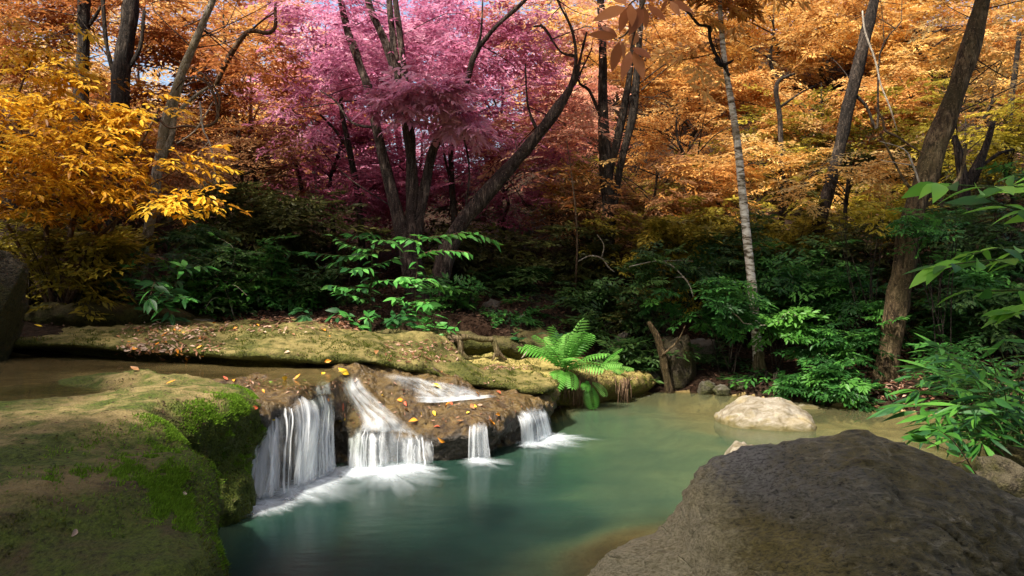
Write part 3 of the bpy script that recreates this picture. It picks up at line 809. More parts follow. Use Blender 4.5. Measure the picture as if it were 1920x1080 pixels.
# big foreground boulder
BPX = [-.6, .05, .30, .40, .58, .72, .77, .80, .86, .94, 1.13, 1.34, 1.54, 1.73, 1.90, 2.09, 2.26, 2.5, 2.9, 3.4]
BPZ = [-.5, -.22, .10, .21, .33, .40, .47, .55, .64, .69, .768, .822, .852, .822, .765, .672, .565, .40, .05, -.5]
def boulder_fn(ax, ay, az):
    X, Y = np.meshgrid(ax, ay, indexing='ij')
    wob = .05 * fbm(np.stack([X * 1.3, Y * 1.3, 0 * X + 3], -1), 2)
    xs = X + wob
    prof = np.interp(xs, BPX, BPZ)
    prof = (prof * 2 + np.interp(xs - .03, BPX, BPZ) + np.interp(xs + .03, BPX, BPZ)) / 4
    dy = Y - (3.62 + .10 * np.sin(X * 2.2) + wob)
    front, back = np.maximum(-dy, 0), np.maximum(dy, 0)
    zt = prof - np.where(dy < 0, .34 * front + .20 * front**2, 1.5 * back**1.6)
    zt = zt - .10 * np.exp(-((X - 1.95) / .35)**2 - ((Y - 2.95) / .18)**2) + .05 * np.exp(-((X - 1.3) / .25)**2 - ((Y - 3.1) / .3)**2)
    zt = zt - front * .24 * np.abs(X - 1.48 - .12 * dy)
    gx, gy = np.gradient(zt, ax, ay)
    d = (az[None, None, :] - zt[:, :, None]) / np.sqrt(1 + np.minimum(gx**2 + gy**2, 9.0))[:, :, None]
    near = np.abs(d) < .2
    ix = np.argwhere(near)
    P = np.stack([ax[ix[:, 0]], ay[ix[:, 1]], az[ix[:, 2]]], -1)
    R = np.array(Matrix.Rotation(.5, 3, 'X') @ Matrix.Rotation(.6, 3, 'Z'))
    Ps = (P @ R.T) * np.array([1, 2.4, 3.0])
    gv = sstep(.10, .35, 3.62 - P[:, 1])
    d[near] += .025 * fbm(P * 1.5 + 2, 2) + .024 * fbm(Ps * 2.0, 3) + .016 * fbm(Ps * 5, 3) + .011 * fbm(Ps * 14, 2) + gv * .030 * sstep(.90, .995, 1 - np.abs(noise3(P * np.array([1.5, 2.2, 2.6]) + .25 * fbm(P * 4, 2)[:, None]))) + gv * .016 * sstep(.88, .99, 1 - np.abs(noise3(Ps * 2.3 + 7))) + .006 * fbm(P * 38, 2)
    return d
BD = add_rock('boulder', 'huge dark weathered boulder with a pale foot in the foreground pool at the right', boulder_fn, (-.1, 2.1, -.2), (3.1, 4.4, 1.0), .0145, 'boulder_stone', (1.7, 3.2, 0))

def white_fn(ax, ay, az):
    X, Y, Z = np.meshgrid(ax, ay, az, indexing='ij')
    ell = lambda c, r, p: ((np.abs((X - c[0]) / r[0])**p + np.abs((Y - c[1]) / r[1])**p + np.abs((Z - c[2]) / r[2])**p)**(1 / p) - 1) * min(r)
    d = ell((2.63, 8.2, -.06), (.40, .38, .32), 2.3)
    d = smin(d, ell((2.43, 8.3, -.05), (.31, .34, .20), 2.2), .1)
    d = smin(d, ell((2.78, 8.02, -.05), (.28, .28, .20), 2.2), .08)
    near = np.abs(d) < .15
    P = np.stack([X[near], Y[near], Z[near]], -1)
    d[near] += .035 * fbm(P * 2.6 + 1, 2) + .020 * fbm(P * np.array([6, 8, 9]), 3) + .008 * fbm(P * 22, 2)
    return d
WR = add_rock('white_rock', 'pale cream rock rising out of the shallow pool in front of the slim white trunk', white_fn, (1.7, 7.5, -.25), (3.2, 8.9, .45), .019, 'pale_stone', (2.5, 8.2, 0))

def lump_rock(name, label, c, r, mat, seed, cat='rock', rot=0.0, tilt=0.0, amp=.18, group=None, nu=40, nv=26):
    u, v = np.meshgrid(np.linspace(0, 2 * np.pi, nu, endpoint=False), np.linspace(0, np.pi, nv), indexing='ij')
    S = np.stack([np.cos(u) * np.sin(v), np.sin(u) * np.sin(v), np.cos(v)], -1).reshape(-1, 3)
    S = np.sign(S) * np.abs(S) ** .85
    k = 1 + amp * fbm(S * 1.3 + seed, 2) + amp * .45 * fbm(S * 3.3 + seed, 3) + amp * .22 * fbm(S * 9 + seed, 3)
    # a few flat breaks
    r0 = np.random.default_rng(int(seed * 10))
    P = S * k[:, None]
    for _ in range(5):
        n = nrmz(r0.normal(size=3)); dd = P @ n - .80
        P = P - n * np.maximum(dd, 0)[:, None] * .85
    P = P * np.array(r)
    R = np.array(Matrix.Rotation(rot, 3, 'Z') @ Matrix.Rotation(tilt, 3, 'Y'))
    P = P @ R.T
    a, b = np.meshgrid(np.arange(nu), np.arange(nv - 1), indexing='ij'); a2 = (a + 1) % nu
    q = np.stack([a * nv + b, a * nv + b + 1, a2 * nv + b + 1, a2 * nv + b], -1).reshape(-1, 4)
    me = make_mesh(name, P, [q], M[mat])
    o = link(name, me, None, c)
    tag(o, label, cat, group)
    V = P + np.asarray(c, float)
    return o, BVHTree.FromPolygons(V.tolist(), q.tolist()), V, q

lump_rock('tall_boulder', 'tall dark upright boulder standing in the stream at the left edge', (-5.14, 7.55, 1.02), (.46, .55, .76), 'rock_shade', 1.3, tilt=.12, amp=.30, nu=150, nv=110)
for k, (px, py, D, rx, rz, rot, tl, mt, lab) in enumerate([
    (880, 578, 11.6, .17, .15, .2, .3, 'rock_dark', 'pale grey rock right of the leaning trunk foot'),
    (935, 596, 11.2, .28, .20, .1, .7, 'rock_dark', 'slanting dark slab of rock right of the pale grey rock'),
    (955, 562, 12.0, .16, .14, .6, .3, 'rock_dark', 'angular grey rock above the slanting dark slab'),
    (1005, 588, 11.8, .15, .10, .4, .1, 'rock_dark', 'flat grey rock on the shaded slope behind the ferns'),
    (850, 602, 10.9, .18, .12, .9, .2, 'rock_dark', 'shaded rock below the leaning trunk foot'),
    (985, 612, 11.0, .14, .10, .3, .3, 'rock_dark', 'small dark rock just left of the big fern'),
    (1060, 600, 11.6, .16, .12, .5, .4, 'rock_dark', 'brownish rock behind the tips of the big fern'),
    (1268, 688, 10.5, .28, .40, .4, -.35, 'rock_shade', 'leaning grey green rock right of the brown snag'),
    (1215, 712, 10.5, .16, .13, .2, .0, 'rock_dark', 'rounded dark stone at the tip of the fern ledge'),
    (1160, 652, 10.8, .10, .22, .2, .35, 'rock_dark', 'pale upright shard of rock above the small fern'),
    (1310, 660, 11.2, .30, .18, .2, .1, 'rock_dark', 'low shaded rock behind the leaning grey green rock'),
    (1325, 728, 10.1, .12, .09, .7, .0, 'rock_dark', 'dark stone at the waterline left of the white trunk'),
    (1355, 732, 9.95, .10, .07, .1, .0, 'rock_dark', 'small wet stone next to the waterline stone'),
    (1388, 722, 10.1, .13, .08, .5, .0, 'rock_dark', 'brown stone below the foot of the white trunk'),
    (1500, 768, 9.15, .30, .06, .1, .0, 'pale_stone', 'flat tan rock behind the white rock'),
    (1393, 862, 6.3, .17, .13, .5, .0, 'pale_stone', 'little cream stone peeping over the crest of the huge boulder'),
    (1895, 910, 4.6, .20, .15, .4, .2, 'rock_shade', 'brown tan rock on the bank at the right edge'),
    (1895, 862, 5.6, .14, .12, .2, .1, 'rock_bank', 'dark rock under the long leaved bush'),
    (380, 606, 9.6, .13, .06, .3, .0, 'pale_stone', 'flat pale stone among the dead leaves'),
    (615, 622, 9.4, .14, .07, .6, .0, 'rock_fern', 'yellowish stone below the green saplings')]):
    c = at(px, py, D)
    lump_rock('stone' if rx < .2 else 'rock', lab, c, (rx, rx * .9, rz), mt, 2.1 + k * 1.37, rot=rot, tilt=tl, amp=.25)

# ---------------------------------------------------------------- falling water
def grid_sheet(name, P, fade, mat, parent, seed, uscale=1.0):
    """P (nu, nv, 3) points; fade (nu, nv) edge cover"""
    nu, nv = P.shape[:2]
    a, b = np.meshgrid(np.arange(nu - 1), np.arange(nv - 1), indexing='ij')
    q = np.stack([a * nv + b, (a + 1) * nv + b, (a + 1) * nv + b + 1, a * nv + b + 1], -1).reshape(-1, 4)
    fu = np.repeat(np.linspace(0, uscale, nu), nv); fv = np.tile(np.linspace(0, 1, nv), nu)
    base = world_of(parent)
    me = make_mesh(name, P.reshape(-1, 3) - base, [q], M[mat], None, {'tint': fade.ravel(), 'fu': fu, 'fv': fv, 'seed': np.full(nu * nv, seed)})
    return link(name, me, parent)

def veil(parent, rows, nu=90, nv=36, seed=0.0, wob=.03, ragged=.8, uscale=1.0, name='veil', prof=None, strands=0, dens=.75, top_fade=.16, bottom_fade=.06, mat='fall_veil'):
    """rows: curves across the fall, from the top one down to the foot; each a list of world points"""
    R = [catmull(np.asarray(r, float), 12) for r in rows]
    R = np.stack([np.stack([np.interp(np.linspace(0, 1, nu), np.linspace(0, 1, len(r)), r[:, k]) for k in range(3)], -1) for r in R], 1)
    P = np.stack([catmull(R[i], max(2, nv // (len(rows) - 1))) for i in range(nu)])
    nv = P.shape[1]
    u = np.linspace(0, 1, nu); v = np.linspace(0, 1, nv)
    w = fbm(np.stack([u * 9 * uscale + seed, 0 * u, 0 * u + seed], -1), 3)
    w2 = noise3(np.stack([np.repeat(u * 6 * uscale, nv).reshape(nu, nv), np.tile(v * 2, (nu, 1)), np.full((nu, nv), seed + 5)], -1))
    P[:, :, 1] -= (wob * w[:, None] * sstep(.1, .6, v)[None] + wob * .6 * w2)
    P[:, :, 0] += wob * .4 * w2
    st = top_fade * (1 + 3 * ragged * fbm(np.stack([u * 13 * uscale + seed, 0 * u, 0 * u], -1), 3))
    f = sstep(st[:, None] * .4, st[:, None] + .10, v[None]) * sstep(0, .16, u)[:, None] * sstep(1, .86, u)[:, None]
    f = f * (1 - (1 - sstep(1.0, 1 - bottom_fade, v))[None] * .3)
    if prof is not None: f = f * np.interp(u, np.linspace(0, 1, len(prof)), prof)[:, None]
    if strands:
        r = np.random.default_rng(int(seed * 100)); Vs, Qs, Ts, FU, FV, SD = [], [], [], [], [], []
        m = 16
        for k in range(strands):
            u0 = r.random()
            pr = np.interp(u0, np.linspace(0, 1, len(prof)), prof) if prof is not None else 1.0
            if r.random() > pr: continue
            v0, v1 = .03 + .50 * r.random() ** 1.8 * (1.4 - pr * .6), 1.0 - .10 * r.random() ** 3
            hw = (.005 + .05 * r.random() ** 1.7) / uscale ** .3
            vv = np.linspace(v0, v1, m); du = .02 * np.cumsum(r.normal(size=m)) / m ** .5 + (r.random() - .5) * .07 * np.linspace(0, 1, m)
            br = (.40 + .50 * r.random()) * (1.0 if hw < .014 else .72)
            for q, (off, tv) in enumerate(((-1, 0), (-.45, .75), (0, 1), (.45, .75), (1, 0))):
                uu = np.clip(u0 + du + off * hw * (1 + .8 * np.linspace(0, 1, m)), 0, 1) * (nu - 1)
                iv = vv * (nv - 1)
                a = np.clip(np.floor(uu).astype(int), 0, nu - 2); b = np.clip(np.floor(iv).astype(int), 0, nv - 2); fa, fb = (uu - a)[:, None], (iv - b)[:, None]
                pt = (P[a, b] * (1 - fa) + P[a + 1, b] * fa) * (1 - fb) + (P[a, b + 1] * (1 - fa) + P[a + 1, b + 1] * fa) * fb
                pt = pt + np.array([0, -.012 - .02 * (k % 5) / 5, .004])
                Vs.append(pt); Ts.append(tv * br * sstep(0, .18, np.linspace(0, 1, m)) * sstep(1.02, .9, np.linspace(0, 1, m)))
                FU.append(np.full(m, q / 4.0)); FV.append(vv); SD.append(np.full(m, k * 3.3 + seed))
            n0 = (len(Vs) - 5) * m
            for q in range(4):
                i = np.arange(m - 1); Qs.append(np.stack([n0 + q * m + i, n0 + q * m + i + 1, n0 + (q + 1) * m + i + 1, n0 + (q + 1) * m + i], -1))
        me = make_mesh('threads', np.vstack(Vs) - world_of(parent), [np.concatenate(Qs)], M['fall_strand'], None, {'tint': np.concatenate(Ts), 'fu': np.concatenate(FU), 'fv': np.concatenate(FV), 'seed': np.concatenate(SD)})
        o = link('threads', me, parent); o['kind'] = 'stuff'
    return grid_sheet(name, P, f * dens, mat, parent, seed, uscale)

def draped(parent, rows, nu=40, nv=40, seed=0.0, name='rapid', lift=.014, uscale=1.0, mat='fall_chute', dens=1.0):
    """a thin sheet of running water lying on the ledge; rows of photo pixels"""
    R = [catmull(np.asarray(r, float), 8) for r in rows]
    R = np.stack([np.stack([np.interp(np.linspace(0, 1, nu), np.linspace(0, 1, len(r)), r[:, k]) for k in range(2)], -1) for r in R], 1)
    Q = np.stack([catmull(R[i], max(2, nv // (len(rows) - 1))) for i in range(nu)])
    nv = Q.shape[1]
    P = np.zeros((nu, nv, 3)); 
    for a in range(nu):
        for b in range(nv):
            h, n = pick(Q[a, b, 0], Q[a, b, 1], [LG[1], RG[1]])
            P[a, b] = h + n * lift if h is not None else (P[a, b - 1] if b else at(Q[a, b, 0], Q[a, b, 1], 7))
    K = np.pad(P, ((1, 1), (1, 1), (0, 0)), 'edge')
    P = (P * 2 + K[:-2, 1:-1] + K[2:, 1:-1] + K[1:-1, :-2] + K[1:-1, 2:]) / 6 + np.array([0, -.003, .006])
    u = np.linspace(0, 1, nu); v = np.linspace(0, 1, nv)
    f = sstep(0, .25, u)[:, None] * sstep(1, .75, u)[:, None] * sstep(0, .2, v)[None] * sstep(1.02, .93, v)[None]
    return grid_sheet(name, P, f * dens, mat, parent, seed, uscale)

NFOAM = [0]
def foam(parent, px, py, rx, ry, out=(0, -1), seed=0.0, dens=1.0):
    """a soft patch of white water on the pool, streaked away from the foot of the fall"""
    rx, ry = rx * .82, ry * .85
    c = on(px, py, 0); D = c[1]
    ax_, ay_ = rx / F * D, ry / F * D * D / CAMZ * .9
    na, nr_ = 96, 22
    a = np.linspace(0, 2 * np.pi, na); rr = np.linspace(0, 1, nr_)
    o = np.array(out, float) / np.hypot(*out)
    k = 1 + .42 * (fbm(np.stack([np.cos(a) * 2.2, np.sin(a) * 2.2, 0 * a + seed], -1), 3) + .5 * noise3(np.stack([np.cos(a) * 9, np.sin(a) * 9, 0 * a + seed], -1)))
    R = rr[None] * k[:, None]
    X = c[0] + R * np.cos(a)[:, None] * ax_; Y = c[1] + R * np.sin(a)[:, None] * ay_
    al = np.maximum(np.cos(a) * o[0] + np.sin(a) * o[1], 0)[:, None]
    X += o[0] * al * R * ax_ * .5; Y += o[1] * al * R * ax_ * .5
    f = (1 - rr[None]) ** 1.25 * np.ones((na, 1)) * 1.35 * dens
    NFOAM[0] += 1
    P = np.stack([X, Y, .006 + .0015 * NFOAM[0] + .012 * f], -1)
    return grid_sheet('foam', P, np.clip(f, 0, 1), 'fall_foam', parent, seed + 1.7 * NFOAM[0], 1.6)

def lip(pts, zs, ds): return [at(x, y, d) for (x, y), d in zip(pts, ds)]
W1 = empty('waterfall', (-1.55, 5.7, 0), 'tall left veil of white water between the mossy ledge and the brown nose', 'waterfall')
for s, (o, wb) in enumerate(((0, .03), (.035, .05), (.06, .06))):
    veil(W1, [[at(484, 762, 5.96 - o), at(503, 738, 6.0 - o), at(530, 746, 6.05 - o), at(552, 727, 6.1 - o), at(575, 738, 6.15 - o), at(604, 729, 6.3 - o), at(630, 746, 6.45 - o)],
              [at(480, 775, 5.72 - o), at(530, 772, 5.76 - o), at(570, 770, 5.86 - o), at(603, 770, 6.12 - o), at(629, 775, 6.3 - o)],
              [at(474, 850, 5.5 - o), at(530, 852, 5.62 - o), at(566, 840, 5.74 - o), at(600, 838, 6.0 - o), at(630, 832, 6.22 - o)],
              [at(458, 955, 5.28 - o), at(525, 935, 5.52 - o), at(562, 918, 5.72 - o), at(598, 900, 5.98 - o), at(632, 886, 6.2 - o)]], seed=1.0 + s * 7.7, wob=wb, uscale=1.0 + .25 * s, prof=[.35, .6, .35, .7, .95, .8, 1.0, 1.0], strands=24, dens=.24)
for k, q in enumerate([(500, 946, 70, 20), (545, 925, 80, 22), (590, 902, 75, 20), (632, 886, 70, 18), (480, 958, 50, 14), (570, 912, 130, 34)]): foam(W1, *q, out=(.5, -1), seed=2.0 + k, dens=(.5 if q[2] > 100 else 1.0))
W2 = empty('waterfall', (-1.0, 6.6, 0), 'middle fall pouring down a foaming chute into a curtain of threads', 'waterfall')
draped(W2, [[(634, 712), (652, 706), (672, 704)], [(640, 738), (662, 735), (688, 730)], [(660, 770), (690, 766), (722, 762)], [(672, 796), (716, 792), (762, 796)], [(656, 812), (724, 812), (800, 822)]], seed=3.0, uscale=1.0, dens=.9)
draped(W2, [[(590, 722), (602, 716), (618, 714)], [(588, 745), (602, 742), (622, 744)]], seed=4.0, uscale=.5, nv=14, nu=20)
for s, o in enumerate((0, .04)):
    veil(W2, [[at(652, 812, 6.42 - o), at(680, 799, 6.43 - o), at(703, 807, 6.44 - o), at(730, 795, 6.46 - o), at(758, 808, 6.48 - o), at(785, 812, 6.5 - o), at(814, 824, 6.52 - o)],
              [at(653, 830, 6.30 - o), at(700, 830, 6.32 - o), at(760, 834, 6.38 - o), at(812, 840, 6.44 - o)],
              [at(652, 884, 6.25 - o), at(700, 882, 6.28 - o), at(760, 878, 6.34 - o), at(812, 872, 6.42 - o)]], seed=11.0 + s * 4.3, wob=.03, uscale=1.0 + .3 * s, top_fade=.2, ragged=1.3, prof=[.9, 1, .9, 1, .8, .9, .6, .8], strands=17, dens=.32)
for k, q in enumerate([(670, 886, 60, 14), (720, 886, 75, 17), (775, 880, 60, 13), (730, 890, 130, 26)]): foam(W2, *q, out=(.3, -1), seed=22.0 + k, dens=(.55 if q[2] > 100 else 1.0))
W3 = empty('waterfall', (-.3, 6.55, 0), 'narrow little fall of three white threads off the brown nose', 'waterfall')
for s, o in enumerate((0, .03)):
    veil(W3, [[at(881, 794, 6.60 - o), at(896, 790, 6.60 - o), at(912, 792, 6.64 - o)], [at(879, 815, 6.48 - o), at(897, 812, 6.48 - o), at(915, 815, 6.52 - o)], [at(878, 868, 6.46 - o), at(898, 866, 6.46 - o), at(920, 862, 6.50 - o)]], nu=40, seed=21.0 + s * 5.1, wob=.015, uscale=.32, strands=5, dens=.42)
for k, q in enumerate([(898, 868, 38, 8), (906, 870, 60, 12)]): foam(W3, *q, out=(.5, -1), seed=42.0 + k, dens=(1.0, .6)[k])
W4 = empty('waterfall', (.25, 7.3, 0), 'bright short fall fanning off the right end of the brown ledge', 'waterfall')
for s, o in enumerate((0, .03, .05)):
    veil(W4, [[at(962, 770, 7.15 - o), at(985, 764, 7.22 - o), at(1008, 762, 7.4 - o), at(1024, 766, 7.6 - o)], [at(972, 795, 7.02 - o), at(998, 790, 7.12 - o), at(1016, 786, 7.3 - o), at(1030, 784, 7.5 - o)], [at(976, 842, 7.02 - o), at(1002, 834, 7.15 - o), at(1024, 822, 7.36 - o), at(1038, 812, 7.6 - o)]], nu=60, seed=31.0 + s * 3.3, wob=.015, uscale=.5, strands=9, dens=.6)
for k, q in enumerate([(995, 838, 42, 11), (1022, 828, 50, 12), (1042, 825, 60, 12), (1025, 836, 60, 11)]): foam(W4, *q, out=(1, -.5), seed=52.0 + k, dens=(1.0, 1.0, .8, .6)[k])
W5 = empty('waterfall', (-.6, 7.2, .4), 'low upper cascade sliding over the rock at the foot of the mossy ridge', 'waterfall')
draped(W5, [[(702, 700), (760, 706), (830, 718), (880, 728)], [(735, 722), (790, 726), (850, 734), (905, 740)], [(775, 748), (820, 750), (870, 748), (925, 746)]], nu=60, nv=30, seed=5.0, uscale=1.2, dens=.8)
draped(W5, [[(770, 745), (820, 747), (880, 744), (930, 742)], [(775, 757), (825, 758), (880, 754), (935, 748)]], nu=50, nv=10, seed=9.0, uscale=.3, dens=1.25, name='foam')
# ---------------------------------------------------------------- foliage helpers
def spray_template(r, n_sub=8, per=5, droop=.18, width=.42):
    pos, d, nr = [], [], []
    for i in range(n_sub):
        t = (i + .6) / n_sub
        side = 1 if i % 2 else -1
        b = np.array([t, 0, -droop * t * t])
        ang = math.radians(52 + 12 * r.normal())
        sd = np.array([math.cos(ang), side * math.sin(ang), .05 * r.normal() - .12])
        L = width * (1.15 - .75 * abs(t - .35) * 1.3) * (.75 + .5 * r.random())
        for k in range(per):
            s = (k + .5) / per * L
            p = b + sd * s + np.array([0, 0, -.25 * s * s])
            a2 = (1 if k % 2 else -1) * math.radians(38 + 14 * r.normal())
            if k == per - 1: a2 *= .2
            ld = np.array([sd[0] * math.cos(a2) - sd[1] * math.sin(a2), sd[0] * math.sin(a2) + sd[1] * math.cos(a2), sd[2] - .10 + .14 * r.normal()])
            pos.append(p); d.append(ld); nr.append(np.array([0, 0, 1]) + r.normal(size=3) * .28)
    for k in range(3):
        pos.append(np.array([1 - .06 * k, 0, -droop])); d.append(np.array([1, .5 * (k - 1), -.2])); nr.append(np.array([0, 0, 1.0]))
    return np.array(pos), nrmz(np.array(d)), nrmz(np.array(nr))
_r = np.random.default_rng(21)
SPRAYS = [spray_template(_r) for _ in range(6)]
SPRAYS_THIN = [spray_template(_r, 6, 3, .25, .34) for _ in range(4)]

def crown_sprays(mb, C, az, pit, size, L, W, r, tpls=SPRAYS, tint0=.5, tvar=.24, roll=.25, six=False):
    """sprays of leaves at points C heading az/pit"""
    n = len(C)
    x = np.stack([np.cos(az) * np.cos(pit), np.sin(az) * np.cos(pit), np.sin(pit)], -1)
    up = nrmz(np.array([0, 0, 1.0]) + r.normal(size=(n, 3)) * roll)
    y = nrmz(np.cross(up, x)); z = np.cross(x, y)
    R = np.stack([x, y, z], -1)
    which = r.integers(0, len(tpls), n)
    size = np.broadcast_to(size, (n,))
    for k, (tp, td, tn) in enumerate(tpls):
        s = which == k
        if not s.any(): continue
        m = s.sum()
        P = C[s][:, None] + np.einsum('nij,lj->nli', R[s], tp) * size[s][:, None, None]
        D = np.einsum('nij,lj->nli', R[s], td) + r.normal(size=(m, len(tp), 3)) * .12
        N = np.einsum('nij,lj->nli', R[s], tn)
        keep = r.random((m, len(tp))) > .08
        ll = L * (.65 + .7 * r.random((m, len(tp)))); ww = ll * (W / L)
        tt = np.clip(tint0 + tvar * r.normal(size=(m, 1)) + .13 * r.normal(size=(m, len(tp))), 0, 1)
        f = mb.leaves6 if six else mb.leaves
        f(P[keep], D[keep], nrmz(N[keep]), ll[keep], ww[keep], tint=tt[keep])

def crown(mb, ells, dens, size, L, W, r, gap=-.12, freq=.75, tint0=.5, tpls=SPRAYS, pit0=-.10, up=.25, six=False, tvar=.24):
    """ells: (centre, radii); dens: sprays per square metre of shell"""
    for c, rad in ells:
        c, rad = np.asarray(c, float), np.asarray(rad, float)
        area = 4 * np.pi * ((rad[0] * rad[1])**1.6 / 3 + (rad[0] * rad[2])**1.6 / 3 + (rad[1] * rad[2])**1.6 / 3) ** (1 / 1.6)
        n = max(4, int(area * dens))
        d = nrmz(r.normal(size=(n * 3, 3)) + np.array([0, 0, up]))
        rr = .35 + .65 * r.random(n * 3) ** .55
        P = c + d * rr[:, None] * rad * (1 + .22 * noise3(d * 1.7 + c)[:, None])
        ok = noise3(P * freq + 31.7) + .6 * noise3(P * freq * 2.6) > gap
        P, d = P[ok][:n], d[ok][:n]
        az = np.arctan2(d[:, 1] * rad[0], d[:, 0] * rad[1]) + r.normal(size=len(P)) * .75
        pit = pit0 + .25 * d[:, 2] + r.normal(size=len(P)) * .22
        sz = size * (.6 + .8 * r.random(len(P)))
        off = np.stack([np.cos(az), np.sin(az), np.zeros_like(az)], -1) * (sz * .35)[:, None]
        crown_sprays(mb, P - off, az, pit, sz, L, W, r, tpls, tint0, tvar=tvar, six=six)

def px_stem(mb, pts, D, sides=10, rough=.22, dD=0.0, minr=.0):
    """a stem through photo points (x, y, width); D grows by dD per metre of height"""
    P, R = [], []
    for x, y, w in pts:
        z = CAMZ - (y - HZ) / F * D
        d = D + dD * z
        P.append(at(x, y, d)); R.append(max(w / 2 / F * d, minr))
    mb.tube(P, R, sides, rough)
    return P

STEMS = {}
def tree(name, label, stems, D, bark_m, base_px, dD=0.0, cat='tree', group=None, sides=10, rough=.22):
    b = at(*base_px, D)
    b[2] = gh(b[0], b[1])
    t = empty(name, b, label, cat, group)
    mb = MB()
    for s in stems: px_stem(mb, s, D, sides, rough, dD)
    mb.build('trunk', M[bark_m], t)
    t['_n'] = 1; del t['_n']
    STEMS[t.name] = np.vstack([np.asarray(catmull(np.array([at(x, y, D + dD * 0) for x, y, w in s]), 4)) for s in stems])
    return t

def px_ell(px, py, D, rx, ry, rz): return (at(px, py, D), (rx, ry, rz))

def add_crown(t, ells, leaf, dens, size, L, W, seed, **kw):
    r = np.random.default_rng(seed + 5000)
    if t.name in STEMS:
        P = STEMS[t.name]; mb = MB()
        for k in range(15):
            c, rad = ells[r.integers(len(ells))]
            e = np.asarray(c) + r.normal(size=3) * np.asarray(rad) * .55
            cand = P[r.integers(0, len(P), 14)]; cand = cand[cand[:, 2] < e[2] + .1] if (cand[:, 2] < e[2] + .1).any() else cand
            p0 = cand[np.argmin(np.linalg.norm(cand - e, axis=1))]
            ln = np.linalg.norm(e - p0)
            m = (p0 + e) / 2 + r.normal(size=3) * .12 * ln
            q = e + nrmz(e - m) * .35 * ln + r.normal(size=3) * .08
            w = min(.003 + .004 * ln, .009)
            mb.tube([p0, m, e, q], [w, w * .7, w * .45, w * .2], 5, .1, sub=4)
        o = mb.build('twigs', M['bark_dark'], t); o['kind'] = 'stuff'
    mb = MB()
    crown(mb, ells, dens, size, L, W, np.random.default_rng(seed), **kw)
    return mb.build('crown', M[leaf], t, smooth=False)

# ---------------------------------------------------------------- the named trees
T = tree('pink_tree', 'big many stemmed tree with a pink crown in the middle of the grove',
    [[(800, 600, 46.8), (782, 540, 43.1), (768, 480, 39.3), (755, 430, 30.9), (740, 380, 23.4), (722, 310, 20.6), (706, 240, 19.7), (690, 165, 18.7), (660, 85, 15.9), (645, 30, 12.2), (630, -40, 7.5)],
     [(775, 500, 28.1), (776, 430, 29.0), (772, 370, 24.3), (773, 310, 23.4), (764, 240, 21.5), (748, 150, 18.7), (722, 80, 15.9), (694, 15, 13.1), (675, -60, 9.4)],
     [(750, 150, 15.9), (741, 100, 13.1), (733, 40, 12.2), (726, -60, 9.4)],
     [(762, 215, 15.9), (757, 130, 14.0), (748, 50, 12.2), (732, -60, 8.4)],
     [(778, 460, 23.4), (795, 360, 19.7), (812, 280, 16.8), (848, 220, 15.0), (874, 155, 14.0), (892, 100, 11.2), (930, 50, 8.4), (985, 0, 6.1), (1010, -40, 3.7)],
     [(706, 240, 5.6), (660, 230, 4.2), (630, 190, 3.3), (600, 170, 1.9)], [(690, 165, 7.5), (668, 88, 6.6), (652, 60, 4.2)],
     [(848, 220, 6.6), (870, 260, 4.7), (880, 330, 3.7), (868, 420, 3.3)], [(892, 100, 5.6), (902, 60, 4.2), (905, 0, 2.8)]],
    11.4, 'bark_pink_tree', (795, 590), sides=14, rough=.3)
add_crown(T, [px_ell(650, 60, 12.0, 1.1, .9, .75), px_ell(770, 20, 12.6, 1.2, .9, .8), px_ell(890, 70, 12.4, 1.1, .9, .75), px_ell(610, 190, 12.6, .9, .8, .6), px_ell(720, 160, 13.0, 1.0, .8, .6),
              px_ell(900, 190, 12.6, 1.0, .8, .65), px_ell(820, 110, 12.2, .7, .6, .45), px_ell(960, 130, 12.9, .8, .7, .7)], 'leaf_pink', 8.0, .62, .105, .036, 51, gap=-.02)
mbx = MB(); r9 = np.random.default_rng(52)
crown(mbx, [px_ell(800, 180, 10.9, .62, .45, .16), px_ell(745, 195, 10.9, .35, .3, .12), px_ell(860, 225, 11, .3, .3, .18)], 26, .42, .13, .040, r9, gap=-.6, tint0=.75, pit0=-.2, up=.6, six=True)
mbx.build('pale_spray', M['leaf_pink'], T, smooth=False)

T = tree('leaning_tree', 'thick dark trunk leaning right from the foot of the pink tree to a rosy crown',
    [[(815, 605, 45.4), (822, 560, 37.2), (828, 510, 33.1), (852, 440, 31.0), (905, 370, 27.9), (960, 310, 24.8), (1010, 250, 22.7), (1055, 190, 18.2), (1074, 150, 11.4), (1080, 100, 6.1), (1070, 50, 4.6), (1045, 0, 3.8), (1030, -50, 3.0)],
     [(1060, 175, 9.3), (1080, 150, 7.8), (1088, 110, 5.2), (1100, 60, 4.1)], [(1078, 105, 7.2), (1050, 96, 3.8), (1020, 52, 5.2), (1000, 50, 3.1)], [(1010, 250, 7.2), (990, 200, 4.1), (985, 120, 2.6)]],
    11.0, 'bark_pink_tree', (818, 600), sides=12, rough=.3)
add_crown(T, [px_ell(1010, 20, 12.4, .9, .8, .6), px_ell(985, 280, 12.8, .8, .7, .55), px_ell(1060, 250, 13.2, .7, .7, .6), px_ell(1080, 60, 13.0, .6, .6, .5)], 'leaf_salmon', 7.0, .55, .10, .034, 53, gap=.02)

